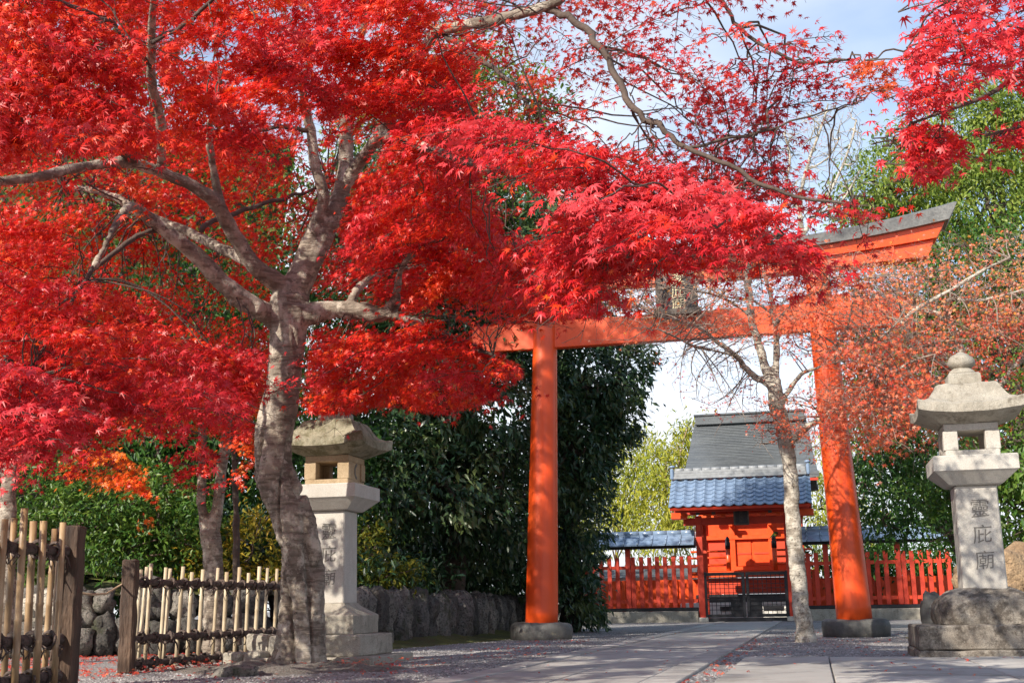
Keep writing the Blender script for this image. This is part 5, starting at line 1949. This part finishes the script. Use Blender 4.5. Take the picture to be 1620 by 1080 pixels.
twiggy(lv, tws, st_, nds, [(1190, 640), (1330, 600), (1340, 700), (1280, 715), (1200, 700)], 15.6, 16.6, 20, 60, 0.42, 0.50, 0.066)
twiggy(lv, tws, st_, nds, [(1200, 420), (1360, 400), (1420, 480), (1340, 560), (1240, 560), (1200, 480)], 15.0, 16.9, 46, 56, 0.5, 0.56, 0.084)
twiggy(lv, tws, st_, nds, [(1290, 560), (1420, 520), (1480, 600), (1450, 690), (1380, 720), (1300, 700)], 15.0, 16.4, 62, 88, 0.46, 0.52, 0.086)
twiggy(lv, tws, st_, nds, [(1140, 380), (1260, 360), (1260, 440), (1150, 450)], 15.8, 17.0, 10, 26, 0.5, 0.80, 0.058)
twiggy(lv, tws, st_, nds, [(1110, 480), (1300, 480), (1300, 560), (1190, 545), (1120, 530)], 15.2, 16.4, 18, 36, 0.42, 0.5, 0.078)
twiggy(lv, tws, st_, nds, [(1250, 400), (1440, 420), (1480, 520), (1300, 500)], 15.4, 17.0, 22, 36, 0.5, 0.72, 0.074)
lv.build('crown', M['dry_maple'], MAPLE5, st_, lambda p: ~(in_poly(project(p), [(1038, 435), (1115, 435), (1115, 505), (1038, 505)]) & (RNG.random(len(p)) < 0.8)))
tws.build('branches', M['pale_twig'], st_)

# dry maple behind the lantern
Yd = 18.6
S = lambda x, y, w, dy=0.0: (x, y, w, Yd + dy)
dl = [
    [S(1550, 1000, 34), S(1552, 900, 28), S(1548, 800, 26), S(1552, 700, 25), S(1540, 640, 22), S(1530, 600, 18), S(1515, 540, 12), S(1490, 500, 9), S(1450, 488, 6)],
    [S(1530, 600, 14), S(1470, 560, 10, -.5), S(1430, 520, 8, -.8), S(1435, 500, 8, -.8), S(1470, 477, 7, -.9), S(1510, 455, 7, -1.0), S(1560, 425, 6, -1.1), S(1598, 408, 4, -1.2)],
    [S(1515, 540, 10), S(1495, 478, 7, -.5), S(1550, 475, 6, -.8), S(1617, 459, 5, -1.0), S(1680, 440, 3, -1.0)],
    [S(1545, 660, 14), S(1590, 600, 11), S(1640, 540, 8), S(1690, 500, 5)],
    [S(1540, 640, 12), S(1480, 620, 8, -.3), S(1430, 640, 6, -.5), S(1390, 660, 4, -.7)],
]
dt, tws, nds = limbs_tree('wide dry maple with pinkish brown leaves rising behind the sunlit stone lantern', at(1550, 1000, Yd), dl, M['pale_bark'], 0.02)
lv = Leaves()
twiggy(lv, tws, dt, nds, [(1330, 420), (1440, 400), (1560, 380), (1680, 370), (1680, 520), (1560, 540), (1440, 560), (1340, 520)], 17.0, 19.6, 80, 78, 0.62, 0.74, 0.080, 0.2, 0.005)
twiggy(lv, tws, dt, nds, [(1350, 520), (1680, 480), (1680, 640), (1560, 660), (1420, 680), (1350, 640)], 17.4, 19.6, 70, 82, 0.6, 0.36, 0.084, 0.22, 0.005)
twiggy(lv, tws, dt, nds, [(1380, 660), (1480, 640), (1600, 640), (1600, 690), (1480, 715), (1390, 725)], 17.4, 18.6, 20, 75, 0.5, 0.5, 0.068, 0.22, 0.004)
lv.build('crown', M['dry_maple'], MAPLE5, dt)
tws.build('branches', M['pale_twig'], dt)

# bare twiggy tree against the sky
Yb_ = 24.0
S = lambda x, y, w, dy=0.0: (x, y, w, Yb_ + dy)
bl = [[S(1350, 985, 20), S(1336, 800, 16), S(1320, 640, 14), S(1300, 520, 12), S(1275, 420, 10), S(1266, 330, 8), S(1275, 270, 6), S(1300, 200, 4), S(1310, 165, 3)],
      [S(1255, 400, 7), S(1290, 340, 6), S(1320, 290, 5), S(1345, 230, 4), S(1355, 190, 3)], [S(1262, 330, 6), S(1245, 290, 5), S(1250, 250, 4), S(1240, 210, 3)],
      [S(1290, 340, 5), S(1330, 320, 4), S(1360, 270, 3)], [S(1275, 270, 4), S(1310, 250, 3), S(1330, 215, 2.5)]]
bt, tws, nds = limbs_tree('nearly bare pale tree whose fine twigs rise against the sky above the torii', at(1350, 985, Yb_), bl, M['pale_bark'], 0.03, 'bare_tree')
lv = Leaves()
twiggy(lv, tws, bt, nds, [(1225, 220), (1290, 160), (1360, 170), (1370, 240), (1350, 330), (1240, 340)], 23.2, 24.8, 46, 7, 0.9, 0.75, 0.05, 0.1, 0.007, 0.2)
lv.build('leaves', M['dry_maple'], MAPLE5, bt)
tws.build('branches', M['pale_bark'], bt)

# small maples at the left behind the fence
Yl = 14.4
S = lambda x, y, w, dy=0.0: (x, y, w, Yl + dy)
l1 = [[S(338, 1026, 38), S(338, 985, 31), S(338, 900, 30), S(333, 850, 32), S(331, 838, 30)],
      [S(328, 848, 18), S(320, 805, 15), S(320, 755, 14), S(320, 670, 13), S(325, 610, 10), S(305, 560, 8), S(270, 500, 5)],
      [S(334, 850, 20), S(345, 800, 19), S(350, 740, 18), S(357, 690, 17), S(362, 640, 15), S(375, 570, 11), S(400, 500, 7)],
      [S(320, 670, 7), S(300, 640, 6), S(285, 620, 4)], [S(335, 760, 5), S(300, 735, 4), S(272, 735, 3)]]
t1, tws, nds = limbs_tree('forked young maple with two stems standing behind the pale bamboo fence', at(338, 1026, Yl), l1, M['bark'], 0.02)
lv = Leaves()
sv = nodes
nodes = nds
region(lv, [(170, 560), (420, 560), (430, 640), (330, 660), (200, 660)], 13.6, 15.6, 20, 170, 0.8, 0.62, 0.070, 0.5, twigs=tws, root=t1)
region(lv, [(270, 720), (345, 705), (350, 770), (275, 775)], 13.4, 14.0, 6, 90, 0.42, 0.22, 0.066, 0.5, twigs=tws, root=t1, bound=0.15)
region(lv, [(368, 650), (420, 640), (405, 720), (380, 775), (362, 740)], 12.8, 13.6, 7, 90, 0.40, 0.72, 0.066, 0.6, twigs=tws, root=t1, bound=0.15)
lv.build('crown', M['maple'], MAPLE7, t1)
tws.build('branches', M['dark_bark'], t1)

S = lambda x, y, w, dy=0.0: (x, y, w, 13.2 + dy)
l2 = [[S(6, 1035, 40), S(8, 900, 32), S(10, 820, 28), S(14, 770, 26), S(24, 715, 22), S(30, 660, 17), S(45, 600, 12), S(90, 560, 8), S(150, 540, 5)], [S(14, 770, 14), S(-5, 710, 14), S(-20, 650, 10)],
      [S(28, 690, 7), S(80, 700, 6), S(140, 720, 5), S(200, 750, 3)]]
t2, tws, nds = limbs_tree('maple with orange red low branches standing behind the near bamboo fence at the edge', at(6, 1035, 13.2), l2, M['bark'], 0.02)
lv = Leaves()
nodes = nds
region(lv, [(90, 715), (150, 700), (200, 720), (245, 770), (235, 792), (160, 765), (100, 755)], 12.6, 13.4, 11, 120, 0.42, 0.86, 0.066, 0.7, twigs=tws, root=t2, bound=0.15)
region(lv, [(-60, 560), (170, 560), (210, 650), (100, 700), (-60, 720)], 12.4, 14.5, 18, 170, 0.8, 0.62, 0.070, 0.5, twigs=tws, root=t2)
region(lv, [(225, 815), (260, 822), (255, 835), (230, 832)], 13.2, 13.5, 1, 40, 0.25, 0.86, 0.066, 0.7, twigs=tws, root=t2, bound=0.15)
lv.build('crown', M['maple'], MAPLE7, t2)
tws.build('branches', M['dark_bark'], t2)

S = lambda x, y, w, dy=0.0: (x, y, w, 15.2 + dy)
l3 = [[S(375, 1020, 15), S(375, 900, 12), S(373, 820, 11), S(371, 740, 10), S(366, 660, 8), S(380, 600, 5)], [S(371, 740, 5), S(395, 690, 4), S(420, 650, 3)]]
t3, tws, nds = limbs_tree('thin straight maple sapling between the forked maple and the thick trunk', at(375, 1020, 15.2), l3, M['dark_bark'], 0.02)
lv = Leaves()
nodes = nds
region(lv, [(360, 590), (430, 590), (430, 680), (370, 680)], 14.8, 15.6, 6, 120, 0.6, 0.7, 0.068, 0.5, twigs=tws, root=t3)
lv.build('crown', M['maple'], MAPLE7, t3)
tws.build('branches', M['dark_bark'], t3)
nodes = sv


# ------------------------------------------------------------------ green trees and shrubs
def green_tree(name, label, base, blobs, n, per, size, clump_r, mat, tone, template=BROAD, droop=0.5, trunk_r=0.2, bark='dark_bark', group=None, keep=None, cat='tree', stems=1, **kw):
    t = thing(name, label, cat, base, 0, group)
    bl_ = [(at(x, y, Y), r) for (x, y, Y, r) in blobs]
    b = MB()
    top = np.mean([c for c, r in bl_], axis=0)
    hub = np.array([base[0] * 0.6 + top[0] * 0.4, base[1] * 0.6 + top[1] * 0.4, base[2] + (top[2] - base[2]) * 0.45])
    lb = local(t, np.array(base) - np.array([0, 0, 0.3]))
    b.tube(curve_pts(lb, local(t, hub), 7, 0, 0.03), list(np.linspace(trunk_r, trunk_r * 0.7, 7)), 10)
    for c, r in bl_:
        e = c + np.array([0, 0, r[2] * 0.3])
        b.tube(curve_pts(local(t, hub), local(t, e), 7, -0.05, 0.05), list(np.linspace(trunk_r * 0.6, 0.02, 7)), 7)
        for q in range(5):
            u = unit(RNG.normal(0, 1, 3))
            b.tube(curve_pts(local(t, c), local(t, c + u * np.array(r) * 0.8), 5, 0, 0.08), list(np.linspace(trunk_r * 0.25, 0.012, 5)), 5)
    b.build('trunk' if cat == 'tree' else 'stems', M[bark], t)
    lv_ = Leaves()
    clump_crown(lv_, bl_, n, per, size, clump_r, tone, droop, **kw)
    lv_.build('crown' if cat == 'tree' else 'foliage', M[mat], template, t, keep)
    return t


def gz(x, y, z=0.9):
    return (float(x), float(y), z)


def right_of_pillar(p):
    return ~(in_poly(project(p), [(1045, 560), (1015, 640), (1020, 690), (968, 745), (975, 830), (950, 905), (962, 1000), (1500, 1000), (1500, 300), (1100, 300)]) & (RNG.random(len(p)) < 0.9))


green_tree('evergreen_tree', 'dark drooping evergreen filling the shade between left lantern and torii pillar', gz(-1.2, 22.5, 1.0),
           [(600, 760, 20.5, (1.1, 1.3, 1.2)), (700, 760, 21.0, (1.3, 1.4, 1.3)), (790, 790, 22.0, (1.0, 1.3, 1.1)), (640, 600, 21.5, (1.5, 1.6, 1.4)), (760, 620, 21.5, (1.5, 1.6, 1.5)), (700, 480, 22.0, (1.8, 1.8, 1.6)), (600, 420, 22.5, (1.9, 1.8, 1.8)), (780, 400, 23, (1.8, 1.8, 1.8)), (720, 880, 24, (1.3, 1.0, 0.9)), (800, 890, 25, (1.0, 1.0, 0.8)), (640, 860, 22.5, (0.9, 0.8, 0.7)), (660, 330, 23.5, (1.8, 1.8, 1.8))],
           2000, 26, 0.175, 0.155, 'dark_green', 0.50, BROAD, 0.6, 0.26, clump_sd=0.28, spread=0.9)
green_tree('evergreen_tree', 'dark evergreen with ragged edge against the sky just right of the shaded torii pillar', gz(1.1, 25.5, 0.2),
           [(930, 600, 24, (1.25, 1.4, 1.4)), (900, 700, 24, (1.1, 1.4, 1.4)), (905, 800, 24.5, (0.95, 1.3, 1.3)), (895, 900, 25, (0.75, 1.1, 1.0)), (985, 600, 24, (0.8, 1.1, 1.0)), (860, 520, 25, (1.6, 1.6, 1.6)), (900, 430, 26, (1.6, 1.6, 1.6)), (930, 950, 25.5, (0.4, 0.8, 0.5)), (840, 320, 27, (1.5, 1.6, 1.6)), (860, 840, 26, (1.3, 1.2, 1.6)), (940, 680, 24.5, (0.9, 1.0, 1.0))],
           1350, 26, 0.175, 0.155, 'dark_green', 0.50, BROAD, 0.6, 0.24, keep=right_of_pillar, clump_sd=0.28, spread=0.9)
green_tree('evergreen_tree', 'tall bright leaved evergreen showing through the gap in the red crown', gz(-1.2, 25, 1.2),
           [(785, 330, 24.5, (1.3, 1.2, 1.4)), (760, 180, 24.5, (1.4, 1.4, 1.6)), (720, 280, 24.5, (1.3, 1.3, 1.3)), (830, 380, 24.5, (0.9, 1, 0.9)), (700, 120, 25, (1.3, 1.4, 1.3)), (620, 240, 25, (1.6, 1.6, 1.6)), (840, 170, 24.5, (0.8, 0.9, 0.9))],
           800, 22, 0.16, 0.24, 'light_green', 0.45, BROAD, 0.6, 0.25)
green_tree('broadleaf_tree', 'dark green broadleaf tree behind the forked maple and the left shrubs', gz(-6.0, 19.5, 1.1),
           [(230, 690, 18.5, (1.4, 1.3, 1.1)), (330, 720, 18.5, (1.2, 1.2, 1.2)), (120, 650, 19, (1.6, 1.4, 1.3)), (440, 700, 19, (1.3, 1.2, 1.3)), (300, 560, 20, (1.9, 1.6, 1.6)), (100, 520, 20.5, (2, 1.6, 1.6)), (-20, 640, 19, (1.4, 1.4, 1.4)), (450, 560, 21, (1.8, 1.6, 1.6)), (520, 760, 19.5, (1.1, 1.1, 1.3))],
           1500, 22, 0.14, 0.2, 'mid_green', 0.18, BROAD, 0.6, 0.25)
green_tree('broadleaf_tree', 'tall green tree whose top shows through gaps in the red crown at upper left', gz(-10, 26, 2.5),
           [(120, 300, 26, (2.6, 2, 2.2)), (60, 130, 26.5, (2.4, 2, 2.2)), (200, 160, 27, (2, 2, 1.8)), (330, 330, 27, (2.6, 2, 2.2)), (480, 380, 27, (2.4, 2, 2)), (-60, 260, 26, (2.4, 2, 2.4)), (560, 420, 27, (2, 2, 2)), (200, 50, 27, (1.2, 1.5, 1.3))],
           800, 20, 0.20, 0.32, 'mid_green', 0.55, BROAD, 0.5, 0.28)
for i, (lab, blobs, n, tone, mat, bx, by) in enumerate((
        ('leafy green shrub behind the near bamboo fence, below the orange maple branch', [(110, 830, 16.6, (0.95, 0.7, 0.62)), (60, 780, 16.8, (0.7, 0.7, 0.6)), (170, 800, 16.9, (0.7, 0.6, 0.55)), (20, 850, 16.6, (0.6, 0.6, 0.6))], 300, 0.72, 'mid_green', -6.2, 16.8),
        ('leafy green shrub between the fence gap and the forked maple stems', [(250, 830, 16.8, (0.8, 0.7, 0.6)), (200, 870, 16.6, (0.7, 0.5, 0.35)), (290, 850, 17, (0.6, 0.6, 0.55)), (260, 780, 17.2, (0.6, 0.6, 0.5))], 280, 0.66, 'mid_green', -5.0, 17.0),
        ('yellowish shrub behind the pale bamboo fence beside the thick trunk', [(400, 860, 17.2, (0.5, 0.5, 0.55)), (370, 900, 17, (0.5, 0.5, 0.35)), (430, 910, 17.0, (0.4, 0.4, 0.4)), (330, 890, 17, (0.4, 0.4, 0.35))], 150, 0.62, 'yellow_leaf', -3.9, 17.3),
        ('low yellow green shrub behind the left lantern post above the dark stone wall', [(585, 880, 18.6, (0.4, 0.4, 0.3)), (620, 905, 18.4, (0.5, 0.4, 0.2)), (575, 845, 18.8, (0.3, 0.3, 0.3))], 70, 0.30, 'yellow_leaf', -2.1, 18.7))):
    green_tree('shrub', lab, gz(bx, by, 0.8), blobs, n, 20, 0.105, 0.13, mat, tone, BROAD, 0.25, 0.03, 'twig', 'shrubs on the mossy bank', None, 'shrub', tone_sd=0.16)
# right side
green_tree('broadleaf_tree', 'tall yellow green tree above the right end of the torii roof', gz(13.5, 31, 2.0),
           [(1400, 300, 29, (1.3, 1.6, 1.0)), (1470, 260, 29.5, (1.5, 1.6, 1.3)), (1550, 220, 30, (1.6, 1.6, 1.4)), (1640, 250, 30, (1.8, 1.8, 1.8)), (1560, 330, 29, (1.9, 1.8, 1.4)), (1450, 360, 29, (1.5, 1.6, 0.9)), (1570, 170, 30, (0.9, 1.0, 0.9)), (1370, 330, 29.5, (0.7, 1, 0.6)), (1640, 400, 29, (1.6, 1.6, 1.4)), (1700, 180, 30, (1.5, 1.5, 1.5))],
           1500, 22, 0.17, 0.26, 'light_green', 0.66, BROAD, 0.7, 0.25)
green_tree('broadleaf_tree', 'mid green tree behind the dry maple, right of the torii roof tip', gz(13.0, 25, 1.6),
           [(1560, 420, 25, (1.5, 1.4, 1.2)), (1640, 480, 25, (1.5, 1.4, 1.4)), (1500, 480, 25, (1.1, 1.2, 1.0)), (1420, 500, 25.5, (1.0, 1.2, 0.9)), (1590, 560, 25, (1.6, 1.4, 1.3)), (1450, 580, 25, (1.3, 1.2, 1.1)), (1370, 560, 26, (0.9, 1, 1.2))],
           700, 20, 0.17, 0.26, 'mid_green', 0.62, BROAD, 0.6, 0.2)
green_tree('broadleaf_tree', 'glossy dark green tree between orange torii pillar and sunlit lantern', gz(9.6, 25, 0.9),
           [(1420, 760, 23.5, (1.0, 1.0, 1.0)), (1470, 700, 23.5, (0.9, 1.0, 0.9)), (1400, 690, 24, (0.7, 0.9, 0.8)), (1475, 800, 23, (0.55, 0.7, 0.7)), (1400, 830, 23.5, (0.45, 0.7, 0.5)), (1370, 760, 25, (0.6, 0.7, 0.9))],
           330, 22, 0.135, 0.19, 'mid_green', 0.42, BROAD, 0.5, 0.14)
green_tree('shrub', 'bright green bush at the edge of the photo right of the sunlit lantern', gz(9.0, 18, 0.9),
           [(1600, 720, 17.4, (0.7, 0.7, 0.8)), (1640, 800, 17.2, (0.7, 0.7, 0.7)), (1600, 800, 17.4, (0.5, 0.5, 0.6)), (1650, 660, 17.6, (0.8, 0.7, 0.8))],
           230, 20, 0.12, 0.16, 'mid_green', 0.75, BROAD, 0.4, 0.05, 'twig', None, None, 'shrub')
green_tree('shrub', 'green bush low behind the left side of the sunlit lantern post', gz(7.4, 18.5, 0.5),
           [(1490, 850, 18.5, (0.35, 0.4, 0.5)), (1480, 760, 18.8, (0.35, 0.4, 0.4)), (1500, 790, 18.6, (0.3, 0.4, 0.5))],
           70, 20, 0.11, 0.15, 'mid_green', 0.6, BROAD, 0.4, 0.04, 'twig', None, None, 'shrub')
# behind the shrine
for i, (lab, blobs, n, tone) in enumerate((
        ('yellow green bamboo clump above the left paling fence', [(970, 760, 50, (2.2, 1.5, 1.8)), (1010, 730, 50, (1.8, 1.5, 1.6)), (960, 830, 49, (2.2, 1.5, 1.8)), (1030, 800, 49, (1.9, 1.5, 2.0)), (930, 790, 50, (1.8, 1.5, 2))], 420, 0.55),
        ('yellow bamboo clump with tall wispy tops touching the left of the shingle roof', [(1065, 790, 47, (1.4, 1.2, 1.7)), (1055, 740, 47.5, (1.0, 1, 1.3)), (1075, 720, 48, (0.5, 0.6, 1.0)), (1090, 680, 48, (0.35, 0.4, 0.8)), (1060, 840, 47, (1.3, 1.1, 1.2)), (1100, 700, 48.5, (0.5, 0.5, 1.1))], 240, 0.68),
        ('bamboo clump right of the shrine roof beside the orange torii pillar', [(1300, 800, 48, (1.4, 1.2, 1.6)), (1310, 730, 49, (1.2, 1.2, 1.4)), (1340, 850, 47, (1.8, 1.3, 1.6))], 200, 0.5))):
    c = at(blobs[0][0], 960, blobs[0][2])
    green_tree('bamboo_clump', lab, gz(c[0], c[1], 0.0), blobs, n, 20, 0.30, 0.34, 'bamboo_leaf', tone, SLIM, 0.8, 0.06, 'bamboo', 'bamboo clumps behind the shrine', None, 'bamboo')

# undergrowth on the shaded bank
lv = Leaves()
bl_ = []
for k in range(90):
    q, d_ = along([(-2.2, 17.3), (-0.8, 20.4), (0.2, 26.0), (0.8, 33)], RNG.random())
    w_ = RNG.uniform(0.3, 8.0)
    P_ = q + np.array([-d_[1], d_[0]]) * w_
    bl_.append((np.array([P_[0], P_[1], 0.9 + 0.04 * w_ + 0.010 * w_ * w_ + 0.1 * w_]), (0.6, 0.6, 0.35 + 0.09 * w_)))
clump_crown(lv, bl_, 2200, 20, 0.14, 0.2, 0.3, 0.5)
tag(lv.build('undergrowth', M['dark_green'], BROAD), kind='stuff')
lv = Leaves()
bl_ = []
for k in range(60):
    P_ = L(RNG.uniform(2.3, 10), RNG.uniform(1.4, 7))
    bl_.append((P_ + np.array([0, 0, RNG.uniform(0.2, 1.9)]), (0.8, 0.8, 0.8)))
clump_crown(lv, bl_, 1400, 20, 0.18, 0.26, 0.35, 0.5)
tag(lv.build('undergrowth', M['mid_green'], BROAD), kind='stuff')

# wooded slope far behind, one mass
lv = Leaves()
bl_ = []
for k in range(46):
    x = -330 + k * 30
    bl_.append((at(x, RNG.uniform(700, 880), RNG.uniform(34, 40)), (2.6, 2.2, 2.4)))
for k in range(30):
    x = 1350 + k * 30
    bl_.append((at(x, RNG.uniform(560, 860), RNG.uniform(36, 42)), (2.6, 2.2, 2.8)))
bl_ = [(c, r) for c, r in bl_ if not (770 < project(c[None])[0][0] < 1400)]
clump_crown(lv, bl_, 2200, 20, 0.36, 0.5, 0.35, 0.5)
tag(lv.build('woods', M['mid_green'], BROAD), kind='stuff')

# ------------------------------------------------------------------ fallen leaves and gravel
lv = Leaves()


def litter(poly_uv, n, size=0.06, tone=0.35, world=False, z=0.012, patch=0.5):
    xs, ys = [p[0] for p in poly_uv], [p[1] for p in poly_uv]
    q = np.stack([RNG.uniform(min(xs), max(xs), n * 3), RNG.uniform(min(ys), max(ys), n * 3)], 1)
    q = q[in_poly(q, poly_uv)]
    w = np.array([mnoise.noise(Vector((a * 1.1, c * 1.1, 3.3))) for a, c in q])
    q = q[(w > (patch - 0.5)) | (RNG.random(len(q)) < 0.15)][:n]
    P = np.array([(a, c, 0) if world else L(a, c) for a, c in q])
    P[:, 2] = z + RNG.uniform(0, 0.012, len(P))
    m = len(P)
    h = RNG.normal(0, 1, (m, 3)) * np.array([1, 1, 0.15])
    nr = np.array([0, 0, 1.0]) + RNG.normal(0, 0.28, (m, 3))
    lv.add(P, unit(h), unit(nr), size * RNG.uniform(0.6, 1.1, m), tone + RNG.normal(0, 0.2, m))


litter([(-7.5, 9.5), (-3.3, 9.3), (-3.2, 11.0), (-2.4, 14.2), (-2.4, 16.6), (-5.2, 15.2), (-9, 14.0)], 4200, 0.062, 0.25, True, 0.015, 0.3)
litter([(-3.3, 8.8), (-1.0, 8.8), (-0.6, 12.2), (-2.3, 12.2)], 150, 0.055, 0.3, True, 0.014)
litter([(-3.2, 10.3), (-1.0, 10.3), (-0.9, 11.9), (-3.2, 11.9)], 160, 0.055, 0.3, True, 0.07)
litter([(-1.2, 12.4), (0.2, 13), (1.2, 19), (0.2, 19.5)], 200, 0.055, 0.3, True, 0.014)
litter([(0.95, -29), (1.16, -29), (1.16, -18), (0.95, -18)], 110, 0.06, 0.35, False, 0.014, 0.35)
litter([(1.2, -24.6), (5.5, -24.6), (5.5, -16), (1.2, -14)], 300, 0.055, 0.45, False, 0.014)
litter([(-0.8, -29), (0.9, -29), (0.9, -12), (-0.8, -12)], 60, 0.055, 0.4, False, 0.018)
litter([(1.2, -29), (6, -29), (6, -24.8), (1.2, -24.8)], 46, 0.06, 0.45, False, 0.030)
tag(lv.build('fallen_leaves', M['dry_maple'], MAPLE5), kind='stuff')

# loose gravel stones close to the viewer
octa = np.array([(1, 0, 0), (-1, 0, 0), (0, 1, 0), (0, -1, 0), (0, 0, 1), (0, 0, -1)], float)
of = np.array([(0, 2, 4), (2, 1, 4), (1, 3, 4), (3, 0, 4)])
N = 42000
uu, vv = RNG.uniform(-4.5, 5.5, N), -29.5 + 17.5 * RNG.random(N) ** 1.6
k = ~((uu > -0.88) & (uu < 0.95)) & ~((uu > 1.16) & (vv < -24.7))
uu, vv = uu[k], vv[k]
N = len(uu)
P = GATE[None] + uu[:, None] * U + vv[:, None] * V
sz = RNG.uniform(0.006, 0.016, N)[:, None, None] * RNG.uniform(0.7, 1.3, (N, 1, 3)) * np.array([1, 1, 0.7])
th = RNG.uniform(0, 6.28, N)
rot = octa[None] + RNG.normal(0, 0.18, (N, 6, 3))
x = rot[..., 0] * np.cos(th)[:, None] - rot[..., 1] * np.sin(th)[:, None]
y = rot[..., 0] * np.sin(th)[:, None] + rot[..., 1] * np.cos(th)[:, None]
vs = np.stack([x, y, rot[..., 2]], 2) * sz + P[:, None, :]
idx = (of[None] + (np.arange(N) * 6)[:, None, None]).reshape(-1)
me = bpy.data.meshes.new('gravel')
me.vertices.add(N * 6)
me.vertices.foreach_set('co', vs.astype(np.float32).reshape(-1))
me.loops.add(N * 12)
me.loops.foreach_set('vertex_index', idx.astype(np.int32))
me.polygons.add(N * 4)
me.polygons.foreach_set('loop_start', np.arange(0, N * 12, 3, dtype=np.int32))
me.update(calc_edges=True)
at_ = me.attributes.new('tone', 'FLOAT', 'FACE')
at_.data.foreach_set('value', np.repeat(RNG.random(N), 4).astype(np.float32))
pm_, pnt_, pb_2 = new_mat('loose_pebbles')
a_ = pnt_.nodes.new('ShaderNodeAttribute')
a_.attribute_name = 'tone'
pnt_.links.new(ramp(pnt_, [(0, (0.12, 0.112, 0.108)), (0.5, (0.25, 0.238, 0.228)), (1, (0.46, 0.44, 0.42))], a_.outputs['Fac']), pb_2.inputs['Base Color'])
pb_2.inputs['Roughness'].default_value = 0.9
me.materials.append(pm_)
o = bpy.data.objects.new('gravel', me)
COL.objects.link(o)
tag(o, kind='stuff')
